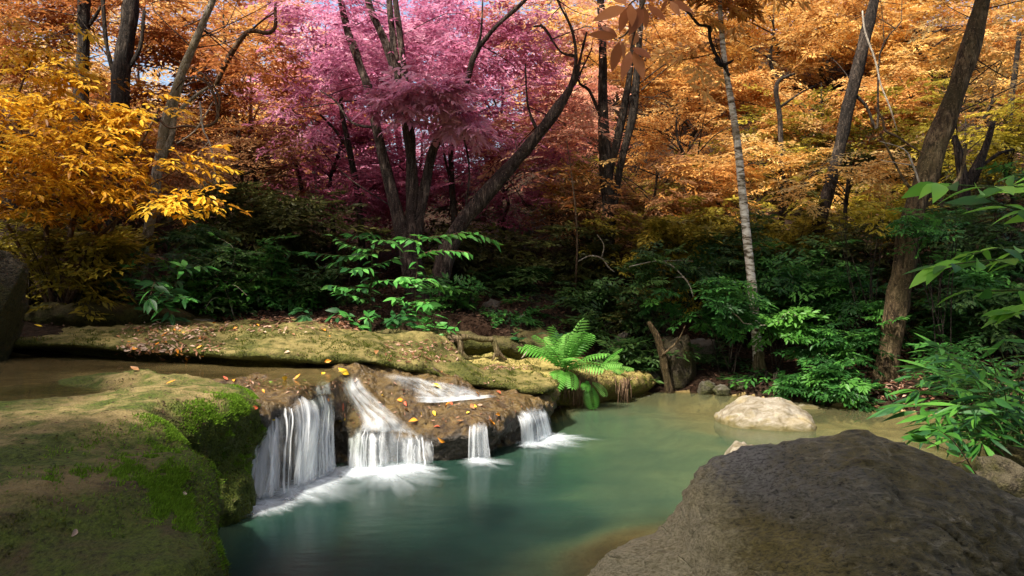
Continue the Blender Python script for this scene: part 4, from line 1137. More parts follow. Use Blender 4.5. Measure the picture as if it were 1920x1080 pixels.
T = tree('grey_tree', 'grey forked trunk with a dark sister stem right of the leaning pink tree',
    [[(1142, 620, 25.5), (1140, 540, 24.4), (1142, 440, 24.4), (1138, 340, 25.5), (1133, 270, 23.2), (1130, 200, 19.7), (1130, 100, 16.2), (1126, 0, 13.9), (1120, -60, 10.4)],
     [(1140, 330, 17.4), (1158, 260, 15.1), (1170, 200, 13.9), (1182, 130, 11.6), (1190, 40, 8.1)],
     [(1150, 420, 10.4), (1158, 340, 12.8), (1168, 290, 13.9), (1186, 220, 15.1), (1193, 150, 13.9), (1200, 60, 10.4), (1205, -40, 8.1)],
     [(1125, 215, 7.0), (1105, 170, 5.8), (1085, 150, 4.1), (1110, 90, 2.9)]],
    12.8, 'bark_dark', (1142, 600), sides=10, rough=.16)
add_crown(T, [px_ell(1130, 0, 13.6, 1.0, .8, .5), px_ell(1230, 60, 14.0, .9, .8, .6), px_ell(1115, 330, 13.0, .75, .5, .4), px_ell(1210, 330, 13.4, .8, .6, .5)], 'leaf_orange', 7.0, .55, .10, .034, 54, gap=.0)

T = tree('slim_tree', 'slim pale trunk with patchy white bark on the bank behind the cream rock',
    [[(1424, 712, 24.8), (1423, 690, 19.8), (1419, 640, 18.0), (1410, 540, 16.7), (1400, 440, 15.5), (1391, 350, 14.3), (1383, 270, 13.6), (1371, 190, 11.8), (1361, 130, 10.5), (1353, 60, 9.3), (1348, -20, 8.1), (1346, -80, 5.6)]],
    10.6, 'bark_white', (1424, 705), sides=12, rough=.12)
mb = MB()
px_stem(mb, [(1368, 142, 5), (1356, 122, 6), (1340, 98, 6), (1331, 72, 6), (1328, 50, 6), (1310, 46, 5), (1289, 22, 5), (1262, 5, 4), (1240, -20, 3)], 10.55, 8, .2)
px_stem(mb, [(1340, 108, 9), (1352, 122, 8), (1366, 118, 6), (1376, 112, 3)], 10.5, 6, .2)
px_stem(mb, [(1330, 50, 7), (1332, 60, 7), (1330, 52, 4)], 10.5, 6, .2)
mb.build('branch', M['bark_dark'], T)
mb = MB()
for (a, bx) in (((1424, 700), (1392, 716)), ((1424, 702), (1448, 712)), ((1420, 705), (1410, 722)), ((1426, 700), (1440, 722))):
    px_stem(mb, [(a[0], a[1] - 40, 14), ((a[0] * .6 + bx[0] * .4), a[1], 14), (bx[0], bx[1], 7)], 10.45, 7, .3)
mb.build('root', M['root_bark'], T)
add_crown(T, [px_ell(1330, 20, 10.9, .7, .5, .28), px_ell(1230, 25, 10.9, .5, .4, .22), px_ell(1400, -10, 11.0, .6, .4, .22), px_ell(1310, 90, 10.8, .30, .3, .22)], 'leaf_orange', 6, .4, .14, .042, 55, gap=.0, six=True)

T = tree('curved_tree', 'stout brown trunk curving up right from the far right bank',
    [[(1648, 770, 60.8), (1655, 720, 48.1), (1666, 650, 39.2), (1682, 570, 39.2), (1696, 500, 38.0), (1704, 440, 36.8), (1722, 370, 38.0), (1752, 285, 39.2), (1784, 200, 36.8), (1808, 120, 32.9), (1834, 40, 30.4), (1856, -50, 25.3), (1878, -160, 20), (1895, -260, 12)],
     [(1726, 370, 8.9), (1700, 345, 6.3), (1680, 310, 4.4), (1650, 250, 3.2)], [(1720, 395, 7.6), (1760, 370, 6.3), (1800, 330, 5.7), (1812, 270, 4.4)]],
    9.7, 'bark_brown', (1648, 752), sides=20, rough=.34)
add_crown(T, [px_ell(1850, 30, 10.6, .9, .7, .5), px_ell(1880, 170, 11.0, .6, .6, .4), px_ell(1890, -200, 10.2, 1.1, .9, .6)], 'leaf_amber', 6, .45, .10, .034, 56, gap=.05)

T = tree('dark_tree', 'dark leaning trunk rising through orange foliage left of the stout brown trunk',
    [[(1490, 600, 25.8), (1520, 480, 24.6), (1545, 390, 23.5), (1572, 290, 23.5), (1592, 200, 22.4), (1612, 115, 21.3), (1636, 20, 20.2), (1650, -50, 16.8), (1668, -150, 12), (1680, -230, 7)],
     [(1606, 180, 6.7), (1625, 200, 5.6), (1645, 240, 4.5), (1650, 100, 2.8), (1690, 40, 2.2)]],
    12.6, 'bark_dark', (1490, 580), sides=12, rough=.3)
add_crown(T, [px_ell(1640, -10, 13.4, 1.0, .8, .5), px_ell(1560, 40, 13.8, .8, .7, .5)], 'leaf_orange', 7, .5, .10, .034, 57, gap=.0)

T = tree('pale_tree', 'slender pale trunk leaning right behind the golden tree at the left',
    [[(258, 590, 20.2), (266, 520, 18.7), (275, 450, 18.0), (288, 380, 19.4), (297, 310, 20.2), (313, 225, 19.4), (338, 145, 16.6), (368, 72, 13.7), (402, -5, 11.5), (425, -60, 8.6)],
     [(300, 300, 18.7), (322, 255, 10.8), (330, 200, 7.2), (345, 150, 4.3)], [(318, 285, 7.2), (325, 225, 8.6), (360, 185, 5.8), (395, 160, 3.6)]],
    10.4, 'bark_pale', (258, 585), sides=12, rough=.2)
add_crown(T, [px_ell(430, 10, 11.4, 1.0, .7, .5), px_ell(350, 60, 12.2, .7, .6, .4), px_ell(480, 90, 12.0, .7, .6, .5)], 'leaf_rust', 8, .55, .11, .036, 58, gap=.05)

T = tree('dark_tree', 'straight dark trunk behind the top of the golden tree at the upper left',
    [[(136, 580, 30), (142, 400, 28), (150, 200, 27), (156, 100, 25), (158, -30, 22), (160, -80, 18)], [(157, 60, 8), (185, 20, 6), (200, -30, 4)]], 12.4, 'bark_dark', (136, 570), rough=.2)
add_crown(T, [px_ell(60, 10, 13.2, 1.1, .8, .5), px_ell(170, 40, 13.6, .8, .7, .5), px_ell(70, 110, 13.4, .9, .7, .4)], 'leaf_rust', 8, .6, .12, .04, 59, gap=.12)
T = tree('dark_tree', 'thick black vine hung trunk between the straight dark trunk and the pale leaning one',
    [[(205, 580, 36.8), (212, 400, 33.6), (222, 230, 32.0), (232, 120, 30.4), (246, 20, 27.2), (255, -60, 22.4)], [(228, 150, 11.2), (262, 90, 8.0), (270, 20, 6.4)], [(226, 200, 7.2), (250, 215, 6.4), (300, 225, 5.6), (322, 190, 4.0)],
     [(192, -30, 7.2), (197, 60, 8.0), (205, 110, 8.0), (222, 160, 7.2), (245, 185, 4.8)]], 12.0, 'bark_dark', (205, 570), rough=.35)
add_crown(T, [px_ell(250, 30, 12.9, .9, .8, .5), px_ell(300, 130, 13.0, .9, .7, .5), px_ell(210, 200, 12.7, .7, .5, .5)], 'leaf_rust', 8, .6, .12, .04, 60, gap=.10, tint0=.3)

# golden tree at the left: flat layered sprays on many thin stems
b = at(110, 590, 9.2); b[2] = gh(b[0], b[1])
T = empty('golden_tree', b, 'low golden yellow tree with layered leaf sprays at the left of the stream', 'tree')
mb = MB()
for pts in ([(110, 590, 12), (125, 480, 11), (140, 400, 10), (150, 320, 8), (170, 240, 6), (150, 160, 4), (80, 100, 3)], [(120, 590, 11), (150, 490, 9), (200, 400, 8), (235, 320, 7), (280, 240, 4), (300, 200, 3)],
            [(100, 590, 12), (90, 480, 10), (80, 380, 9), (50, 280, 7), (30, 200, 5), (60, 110, 3)], [(110, 585, 9), (140, 500, 8), (210, 420, 7), (290, 370, 5), (370, 370, 3)], [(115, 585, 9), (190, 470, 7), (240, 380, 5), (330, 320, 3), (390, 300, 2)],
            [(98, 585, 9), (40, 470, 7), (0, 400, 6), (-60, 330, 4)], [(150, 320, 6), (200, 300, 5), (255, 290, 3)], [(80, 380, 6), (40, 330, 4), (0, 320, 3)]):
    px_stem(mb, pts, 9.2, 7, .15, dD=.0)
mb.build('trunk', M['twig'], T)
mb = MB(); r9 = np.random.default_rng(61)
for (px, py, D, rx, ry, n, t0) in [(65, 105, 9.3, .34, .4, 20, .66), (100, 150, 9.2, .42, .5, 24, .64), (20, 175, 9.0, .45, .5, 26, .6), (120, 200, 9.1, .6, .5, 30, .62), (195, 205, 9.2, .35, .5, 16, .62), (265, 200, 8.9, .15, .3, 5, .64), (60, 240, 8.9, .6, .6, 34, .58), (165, 250, 9.0, .45, .6, 22, .55),
                              (10, 285, 8.8, .5, .6, 26, .5), (120, 295, 8.8, .6, .6, 32, .5), (200, 300, 8.9, .3, .5, 12, .5), (345, 303, 8.9, .30, .35, 12, .58), (40, 345, 8.7, .6, .6, 30, .40), (150, 350, 8.8, .6, .6, 28, .38), (215, 350, 8.8, .3, .4, 9, .5), (345, 372, 8.6, .38, .25, 15, .68),
                              (50, 385, 8.8, .6, .6, 18, .28), (150, 385, 8.9, .5, .5, 12, .24), (20, 320, 9.4, .8, .6, 24, .35), (140, 330, 9.6, .8, .6, 24, .3), (70, 60, 10.0, .5, .5, 12, .6)]:
    c = at(px, py, D)
    P = c + np.stack([r9.uniform(-1, 1, n) * rx, r9.uniform(-1, 1, n) * ry, r9.normal(size=n) * .055], -1)
    az = r9.normal(size=n) * .8 - .25
    az = np.where(r9.random(n) < .22, az + 3.0, az)
    crown_sprays(mb, P, az, -.12 + .16 * r9.normal(size=n), .38 * (.7 + .6 * r9.random(n)), .098, .039, r9, SPRAYS_THIN, t0 + .08, six=True, roll=.2)
mb.build('crown', M['leaf_gold'], T, smooth=False)

# ---------------------------------------------------------------- trees behind, one by one
bg = [  # label, px, py, D, rx, rz, leaf, density, trunk px width
 ('rosy tree behind the left stems of the pink tree', 610, 110, 15.5, 1.5, 1.1, 'leaf_pink', 6.5, 12),
 ('tall rose tree right behind the centre of the pink tree', 780, 90, 16.0, 1.7, 1.2, 'leaf_pink', 6.5, 14),
 ('pink tree between the central stems and the leaning trunk', 940, 210, 15.5, 1.5, 1.1, 'leaf_pink', 6.5, 12),
 ('plum coloured tree in the shade left of the pink tree stems', 640, 270, 14.2, 1.2, .9, 'leaf_plum', 7, 10),
 ('plum coloured tree behind the crossing of the pink stems', 790, 300, 14.4, 1.3, .9, 'leaf_plum', 7, 10),
 ('dusky rose tree under the leaning trunk', 940, 340, 13.8, 1.1, .75, 'leaf_plum', 7, 9),
 ('salmon pink tree where the rose crowns turn to orange on the right', 1060, 220, 15.0, 1.1, 1.4, 'leaf_salmon', 6, 10),
 ('pale peach tree at the top between the leaning trunk and the grey fork', 1030, 60, 18.0, 1.2, .9, 'leaf_amber', 4.5, 9),
 ('salmon tree at the top left of the rose crowns', 530, 150, 14.5, 1.0, .8, 'leaf_salmon', 6, 9),
 ('rust orange tree left of the rose crowns', 470, 200, 13.6, 1.1, .9, 'leaf_rust', 7, 10),
 ('shaded rust tree behind the bare twisted vine', 450, 320, 13.0, 1.2, .8, 'leaf_russet', 7, 9),
 ('orange tree glowing at the top behind the pale leaning trunk', 420, 60, 16.5, 1.3, .9, 'leaf_orange', 5, 9),
 ('amber tree far behind the black vine hung trunk', 260, 150, 17.5, 1.6, 1.2, 'leaf_amber', 4.5, 10),
 ('amber tree far behind the golden tree top', 90, 160, 17.0, 1.6, 1.2, 'leaf_amber', 4.5, 10),
 ('rust tree in shade behind the golden tree', 230, 290, 12.4, 1.1, .9, 'leaf_rust', 6, 9),
 ('brown tree in shade at the left edge behind the golden tree', 20, 260, 12.6, 1.3, 1.0, 'leaf_russet', 6, 9),
 ('orange tree at the top behind the hanging copper leaves', 1210, 110, 17.5, 1.5, 1.1, 'leaf_orange', 6, 10),
 ('amber tree on the slope left of the slim white trunk top', 1310, 180, 17.0, 1.4, 1.0, 'leaf_orange', 6, 10),
 ('bright amber tree high on the slope right of the slim white trunk', 1450, 70, 20.0, 1.8, 1.2, 'leaf_amber', 5.5, 10),
 ('bright golden amber tree high on the slope at the dark leaning trunk', 1560, 90, 21.0, 1.8, 1.3, 'leaf_amber', 5.5, 10),
 ('amber orange tree on the slope between the two leaning trunks', 1720, 90, 19.5, 1.7, 1.3, 'leaf_amber', 5.5, 10),
 ('orange tree in the upper right corner', 1890, 70, 18.0, 1.5, 1.2, 'leaf_orange', 5.5, 10),
 ('pale amber tree at the top right of the slim white trunk', 1390, 10, 22.0, 1.8, 1.0, 'leaf_amber', 5, 9),
 ('orange layered tree right of the slim white trunk middle', 1460, 220, 16.5, 1.4, .9, 'leaf_orange', 6.5, 10),
 ('rust orange tree left of the slim white trunk middle', 1270, 260, 15.2, 1.2, .9, 'leaf_orange', 6.5, 10),
 ('orange tree behind the dark leaning trunk', 1540, 210, 17.0, 1.3, .9, 'leaf_orange', 6.5, 10),
 ('burnt orange tree between the dark and the stout leaning trunks', 1680, 200, 16.5, 1.4, .9, 'leaf_orange', 6.5, 10),
 ('amber tree right of the stout trunk near the right edge', 1860, 190, 15.2, 1.1, .9, 'leaf_amber', 6.5, 10),
 ('brown leaved tree around the grey fork', 1100, 400, 13.2, .9, .7, 'leaf_russet', 6.5, 8),
 ('russet tree right of the dark sister stem', 1230, 350, 13.8, 1.0, .7, 'leaf_russet', 6.5, 9),
 ('russet amber tree just left of the slim white trunk', 1320, 340, 14.0, 1.0, .7, 'leaf_orange', 6.5, 9),
 ('amber layered tree just right of the slim white trunk', 1470, 330, 14.2, 1.1, .7, 'leaf_amber', 6.5, 9),
 ('golden olive tree in front of the dark leaning trunk foot', 1590, 335, 12.0, .9, .5, 'leaf_amber', 6.0, 9),
 ('olive tree left of the stout brown trunk', 1650, 400, 12.8, .9, .6, 'leaf_yellowgreen', 6.5, 8),
 ('yellow green tree at the right edge beside the stout trunk', 1890, 260, 13.0, .9, .8, 'leaf_yellowgreen', 6.5, 9),
 ('yellow green tree above the bright leafy sprig', 1810, 250, 13.6, .7, .5, 'leaf_yellowgreen', 6.0, 8),
]
for k, (lab, px, py, D, rx, rz, leaf, dens, tw) in enumerate(bg):
    c = at(px, py, D)
    r = np.random.default_rng(300 + k)
    b = np.array([c[0] + r.normal() * .3, D + .3, 0]); b[2] = gh(b[0], b[1]) - .05
    t = empty('autumn_tree', b, lab, 'tree')
    mb = MB()
    top = c + np.array([0, 0, rz * .7])
    mid = (b + c) / 2 + np.array([r.normal() * .25, 0, 0])
    rad = tw / 2 / F * D
    mb.tube([b, (b * .5 + mid * .5) + np.array([.05, 0, 0]), mid, (mid + c) / 2 + np.array([r.normal() * .1, 0, 0]), c, top], [rad * 1.2, rad, rad * .9, rad * .7, rad * .5, rad * .15], 7, .2)
    for q in range(9):
        s = .25 + .75 * r.random()
        p0 = mid + (top - mid) * s * .8
        a = r.random() * 6.28
        e = c + np.array([math.cos(a) * rx, math.sin(a) * rx * .8, r.uniform(-.3, .6) * rz])
        mb.tube([p0, (p0 + e) / 2 + np.array([0, 0, .15]), e], [rad * .32, rad * .22, rad * .08], 5, .1, sub=4)
    mb.build('trunk', M['bark_dark'], t)
    # a crown of several clumps
    ells = [(c, (rx * .7, rx * .6, rz * .7))]
    for q in range(6):
        a = q / 6 * 6.28 + r.random()
        ells.append((c + np.array([math.cos(a) * rx * .62, math.sin(a) * rx * .5, r.uniform(-.55, .6) * rz]), (rx * .48, rx * .45, rz * .34)))
    far = D > 16.4
    add_crown(t, ells, leaf, dens * (1.25 if far else 1.6), .48 if far else .42, .092 if far else .078, .034 if far else .028, 400 + k, gap=-.02)
# ---------------------------------------------------------------- shaded understory, shrub by shrub
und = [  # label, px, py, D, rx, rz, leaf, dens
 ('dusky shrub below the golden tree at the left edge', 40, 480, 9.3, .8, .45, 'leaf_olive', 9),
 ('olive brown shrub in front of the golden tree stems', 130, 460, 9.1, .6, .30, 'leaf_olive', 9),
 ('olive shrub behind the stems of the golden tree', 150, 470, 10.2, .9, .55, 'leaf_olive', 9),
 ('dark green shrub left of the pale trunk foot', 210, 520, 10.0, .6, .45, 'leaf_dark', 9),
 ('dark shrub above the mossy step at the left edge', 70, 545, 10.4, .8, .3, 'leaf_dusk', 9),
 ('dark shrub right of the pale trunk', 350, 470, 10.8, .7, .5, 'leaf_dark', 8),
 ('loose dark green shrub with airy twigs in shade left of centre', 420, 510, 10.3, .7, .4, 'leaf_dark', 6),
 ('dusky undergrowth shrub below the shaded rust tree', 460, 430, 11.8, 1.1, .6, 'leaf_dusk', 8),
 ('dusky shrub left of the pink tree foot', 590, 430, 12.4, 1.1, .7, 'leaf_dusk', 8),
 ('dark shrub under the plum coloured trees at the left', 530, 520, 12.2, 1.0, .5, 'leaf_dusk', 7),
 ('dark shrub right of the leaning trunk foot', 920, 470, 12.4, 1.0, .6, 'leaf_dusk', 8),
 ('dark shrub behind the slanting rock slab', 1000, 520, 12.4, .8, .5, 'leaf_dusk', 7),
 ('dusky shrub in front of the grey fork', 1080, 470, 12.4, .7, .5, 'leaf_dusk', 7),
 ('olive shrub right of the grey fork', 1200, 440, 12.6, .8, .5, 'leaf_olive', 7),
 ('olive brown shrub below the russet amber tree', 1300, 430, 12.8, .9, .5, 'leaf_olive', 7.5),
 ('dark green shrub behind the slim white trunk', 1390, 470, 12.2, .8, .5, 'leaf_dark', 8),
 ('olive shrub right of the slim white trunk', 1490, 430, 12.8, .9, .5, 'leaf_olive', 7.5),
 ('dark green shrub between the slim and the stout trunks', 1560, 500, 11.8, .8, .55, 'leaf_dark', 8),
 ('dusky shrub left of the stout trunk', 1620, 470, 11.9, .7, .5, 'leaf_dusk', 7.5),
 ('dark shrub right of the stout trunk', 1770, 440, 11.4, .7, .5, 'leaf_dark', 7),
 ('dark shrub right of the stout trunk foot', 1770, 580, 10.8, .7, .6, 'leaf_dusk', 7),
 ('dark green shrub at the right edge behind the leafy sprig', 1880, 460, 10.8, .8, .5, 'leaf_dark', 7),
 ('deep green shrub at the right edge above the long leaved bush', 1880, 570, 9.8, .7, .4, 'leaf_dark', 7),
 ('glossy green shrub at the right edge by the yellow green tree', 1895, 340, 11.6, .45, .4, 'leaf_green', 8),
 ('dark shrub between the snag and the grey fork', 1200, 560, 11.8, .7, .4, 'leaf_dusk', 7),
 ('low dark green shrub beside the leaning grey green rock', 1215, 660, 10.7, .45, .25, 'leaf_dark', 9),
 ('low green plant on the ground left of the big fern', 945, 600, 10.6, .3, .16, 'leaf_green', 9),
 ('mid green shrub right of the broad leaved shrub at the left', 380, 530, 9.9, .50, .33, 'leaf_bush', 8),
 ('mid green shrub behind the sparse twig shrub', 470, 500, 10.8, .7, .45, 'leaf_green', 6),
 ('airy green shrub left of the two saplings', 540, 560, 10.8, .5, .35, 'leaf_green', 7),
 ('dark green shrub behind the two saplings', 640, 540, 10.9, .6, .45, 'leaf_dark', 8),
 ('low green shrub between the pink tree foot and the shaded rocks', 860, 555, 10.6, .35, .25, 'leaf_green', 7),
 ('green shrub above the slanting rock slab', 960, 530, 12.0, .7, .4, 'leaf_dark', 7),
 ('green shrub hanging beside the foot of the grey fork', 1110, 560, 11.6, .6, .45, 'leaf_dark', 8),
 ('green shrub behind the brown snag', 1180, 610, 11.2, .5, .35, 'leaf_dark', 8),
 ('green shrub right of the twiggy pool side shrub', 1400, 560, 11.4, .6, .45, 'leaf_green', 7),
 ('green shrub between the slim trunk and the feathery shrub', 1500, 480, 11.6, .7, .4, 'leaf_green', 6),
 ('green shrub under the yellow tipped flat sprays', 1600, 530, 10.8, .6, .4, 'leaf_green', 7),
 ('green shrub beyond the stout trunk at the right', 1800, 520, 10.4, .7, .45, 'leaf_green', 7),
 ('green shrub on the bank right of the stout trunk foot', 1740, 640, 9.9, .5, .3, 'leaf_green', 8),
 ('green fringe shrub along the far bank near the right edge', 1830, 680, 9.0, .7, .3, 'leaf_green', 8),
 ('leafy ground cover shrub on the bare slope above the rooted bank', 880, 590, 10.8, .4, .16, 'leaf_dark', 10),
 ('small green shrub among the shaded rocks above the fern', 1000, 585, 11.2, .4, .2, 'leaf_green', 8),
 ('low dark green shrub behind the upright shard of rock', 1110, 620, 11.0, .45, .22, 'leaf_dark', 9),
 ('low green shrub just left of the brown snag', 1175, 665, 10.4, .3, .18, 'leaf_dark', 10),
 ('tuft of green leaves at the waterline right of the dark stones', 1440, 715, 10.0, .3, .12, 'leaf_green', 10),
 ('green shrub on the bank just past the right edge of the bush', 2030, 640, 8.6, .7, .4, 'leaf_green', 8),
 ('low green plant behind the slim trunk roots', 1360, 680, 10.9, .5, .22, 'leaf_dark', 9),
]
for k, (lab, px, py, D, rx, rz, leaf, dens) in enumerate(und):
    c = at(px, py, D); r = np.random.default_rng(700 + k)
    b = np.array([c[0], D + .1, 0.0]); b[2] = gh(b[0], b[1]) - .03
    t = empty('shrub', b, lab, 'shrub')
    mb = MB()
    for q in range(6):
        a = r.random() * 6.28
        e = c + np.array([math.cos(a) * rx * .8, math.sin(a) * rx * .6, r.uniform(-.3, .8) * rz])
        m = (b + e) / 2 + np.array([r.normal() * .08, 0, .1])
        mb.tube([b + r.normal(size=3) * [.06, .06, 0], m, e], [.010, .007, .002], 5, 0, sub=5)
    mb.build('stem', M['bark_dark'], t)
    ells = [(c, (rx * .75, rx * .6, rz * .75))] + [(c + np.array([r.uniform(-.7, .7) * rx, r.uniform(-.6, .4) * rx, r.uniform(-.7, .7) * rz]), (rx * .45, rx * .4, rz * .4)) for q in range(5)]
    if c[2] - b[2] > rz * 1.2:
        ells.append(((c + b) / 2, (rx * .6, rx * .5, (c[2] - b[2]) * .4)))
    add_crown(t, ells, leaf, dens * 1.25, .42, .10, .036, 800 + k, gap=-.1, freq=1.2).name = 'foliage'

# green lit shrubs on the right bank
for k, (lab, px, py, D, rx, rz, leaf, dens, L, W) in enumerate([
 ('twiggy green shrub leaning over the pool left of the slim white trunk', 1330, 575, 10.2, .65, .40, 'leaf_green', 12, .10, .038),
 ('upper part twiggy olive green shrub above the leaning rock', 1250, 500, 10.8, .55, .35, 'leaf_dark', 9, .10, .036),
 ('fresh green shrub with yellowish leaves just in front of the slim white trunk', 1470, 600, 10.0, .40, .13, 'leaf_bush', 12, .10, .042),
 ('arching green shrub with drooping leaf rows right of the slim trunk', 1500, 540, 10.9, .55, .28, 'leaf_green', 11, .12, .040),
 ('green shrub between the cream rock and the stout trunk', 1560, 640, 9.9, .60, .28, 'leaf_green', 12, .10, .036),
 ('low green shrub hanging over the bank behind the cream rock', 1540, 710, 9.6, .62, .24, 'leaf_green', 13, .09, .034),
 ('green bank plant with pale leaf tips left of the stout trunk foot', 1590, 730, 9.2, .32, .16, 'leaf_green', 14, .10, .04),
 ('feathery green shrub left of the stout trunk', 1600, 600, 10.1, .45, .30, 'leaf_green', 10, .10, .036),
 ('yellow tipped shrub with flat sprays in front of the stout trunk', 1610, 395, 10.0, .42, .12, 'leaf_yellowgreen', 12, .09, .036),
 ('small leaved green shrub crossing the stout trunk at mid height', 1745, 410, 9.3, .40, .20, 'leaf_green', 5, .07, .03)]):
    c = at(px, py, D); r = np.random.default_rng(900 + k)
    b = np.array([c[0] + (.3 if k in (0, 8, 9) else 0), D + .25, 0.0]); b[2] = gh(b[0], b[1]) - .03
    t = empty('shrub', b, lab, 'shrub')
    mb = MB()
    for q in range(7):
        a = r.random() * 6.28
        e = c + np.array([math.cos(a) * rx * .9, math.sin(a) * rx * .6, r.uniform(-.3, .8) * rz])
        m = (b + e) / 2 + np.array([r.normal() * .08, 0, .12])
        mb.tube([b + r.normal(size=3) * [.06, .06, 0], m, e], [.009, .006, .002], 5, 0, sub=5)
    mb.build('stem', M['bark_dark'], t)
    ells = [(c, (rx * .8, rx * .6, rz * .8))] + [(c + np.array([r.uniform(-.8, .8) * rx, r.uniform(-.6, .4) * rx, r.uniform(-.8, .8) * rz]), (rx * .42, rx * .4, rz * .35)) for q in range(6)]
    add_crown(t, ells, leaf, dens * 1.3, .33, L * .8, W * .8, 950 + k, gap=-.1, freq=1.4, six=True).name = 'foliage'

# ---------------------------------------------------------------- plants whose leaves can be picked apart
def leaf_mesh(name, mat, w=.38, bend=.18, fold=.10, tipp=1.0, tint=.5, pet=.06):
    ts = np.array([0, .18, .38, .6, .8, 1.0]); ws = np.array([.0, .62, 1.0, .86, .48, 0.0]) * w * .5
    V, t, q = [], [], []
    mid = lambda s: np.array([pet + s * (1 - pet), 0, -bend * s * s])
    V.append((0, 0, .012 if pet else 0)); 
    for s, ww in zip(ts, ws):
        m = mid(s)
        V += [m + [0, ww, fold * ww * 2 - .0], m + [0, 0, 0], m + [0, -ww, fold * ww * 2]]
    V = np.array(V, float)
    for k in range(len(ts) - 1):
        a = 1 + 3 * k
        q += [(a, a + 1, a + 4, a + 3), (a + 1, a + 2, a + 5, a + 4)]
    # petiole
    n = len(V)
    V = np.vstack([V, [[-.02, .008, 0], [-.02, -.008, 0]]])
    q.append((n, n + 1, 3, 1))
    me = make_mesh(name, V, [np.array(q)], M[mat] if isinstance(mat, str) else mat, None, {'tint': np.full(len(V), tint)})
    return me

def frame(d, n):
    d = nrmz(np.asarray(d, float)); y = nrmz(np.cross(n, d)); z = np.cross(d, y)
    return Matrix(((d[0], y[0], z[0]), (d[1], y[1], z[1]), (d[2], y[2], z[2])))
def put_leaf(parent, meshes, p, d, n, L, r, wscale=1.0, name='leaf'):
    o = bpy.data.objects.new(name, meshes[r.integers(len(meshes))])
    m = frame(d, n).to_4x4() @ Matrix.Diagonal((L, L * wscale, L, 1))
    m.translation = Vector(tuple(float(v) for v in (np.asarray(p) - world_of(parent))))
    o.parent = parent
    o.matrix_basis = m
    COL.objects.link(o)
    return o

def leafy_plant(name, label, base, stems, mats, L, W, seed, spacing=.09, whorl=0, droop=.25, stem_mat='green_stem', limit=300, cat='plant', start=.25, srad=.006, group=None, ndir=0):
    """stems: lists of world points; leaves alternate along each stem"""
    r = np.random.default_rng(seed)
    t = empty(name, base, label, cat, group)
    meshes = [leaf_mesh('leaf_shape', m, W / L * k, b, .12) for m in mats for k, b in ((1.0, .15), (.85, .3), (1.1, .05))]
    cnt = 0
    for si, st in enumerate(stems):
        P = catmull(np.asarray(st, float), 10)
        ln = np.concatenate([[0], np.cumsum(np.linalg.norm(np.diff(P, axis=0), axis=1))])
        mb = MB(); mb.tube(P[::3] if len(P) > 8 else P, np.linspace(srad, srad * .35, len(P[::3] if len(P) > 8 else P)), 6, 0, sub=3)
        mb.build('stem', M[stem_mat], t)
        s = ln[-1] * start; k = 0
        while s <= ln[-1] + 1e-6 and cnt < limit:
            p = np.array([np.interp(s, ln, P[:, q]) for q in range(3)])
            p2 = np.array([np.interp(max(s - .04, 0), ln, P[:, q]) for q in range(3)])
            d = nrmz(p - p2)
            u = nrmz(np.cross(d, np.array([0, 0, 1.0]) if abs(d[2]) < .9 else np.array([0, 1.0, 0]))); w = np.cross(u, d)
            end = s > ln[-1] - spacing * .6
            m = (5 if end else (whorl if whorl else 1))
            for j in range(m):
                if abs(d[2]) < .75:   # a level twig: leaves to both sides in one plane
                    sgn = 1 if (k + j) % 2 else -1
                    a = (r.normal() * .5 if end else .95 + r.normal() * .15)
                    ld = d * math.cos(a) + u * sgn * math.sin(a) + np.array([0, 0, -droop * r.random()])
                else:                 # an upright stem: leaves turn round it
                    th = (k * 2.4 + j * 6.28 / m) + r.normal() * .3
                    ld = (u * math.cos(th) + w * math.sin(th)) * .9 + d * .25 + np.array([0, 0, -droop * r.random()])
                if cnt < limit:
                    put_leaf(t, meshes, p, ld, nrmz(np.array([0, -.25, 1.0]) + r.normal(size=3) * .42), L * (.65 + .6 * r.random()), r); cnt += 1
            k += 1; s += spacing * (.8 + .4 * r.random())
    return t

def pxs(D, *pts): return [at(p[0], p[1], D + (p[2] if len(p) > 2 else 0)) for p in pts]
def ground_at(px, D): x = (px - 960) / F * D; return np.array([x, D, gh(x, D)])

leafy_plant('sapling', 'green sapling with tiers of bright leaves left in front of the pink tree foot', ground_at(695, 9.9),
    [pxs(9.9, (697, 622), (695, 560), (697, 500), (700, 440)), pxs(9.9, (698, 470), (660, 462, -.1), (620, 440, -.2)), pxs(9.9, (699, 478), (650, 480, -.1), (585, 475, -.15)), pxs(9.9, (699, 455), (720, 450, -.2), (745, 462, -.3)), pxs(9.9, (697, 500), (670, 505, -.3), (640, 500, -.4)),
     pxs(9.9, (696, 530), (730, 525, -.2), (750, 528, -.3)), pxs(9.9, (695, 540), (655, 540, -.3), (612, 533, -.5)), pxs(9.9, (695, 565), (665, 555, -.2), (640, 545, -.4)), pxs(9.9, (700, 440), (690, 442, .2), (660, 440, .3)), pxs(9.9, (697, 500), (725, 490, .1), (750, 480, .1)), pxs(9.9, (697, 470), (660, 480, .3), (625, 492, .4))],
    ['leaf_fresh', 'leaf_fresh', 'leaf_deep'], .16, .054, 41, spacing=.040, start=.12, droop=.5)
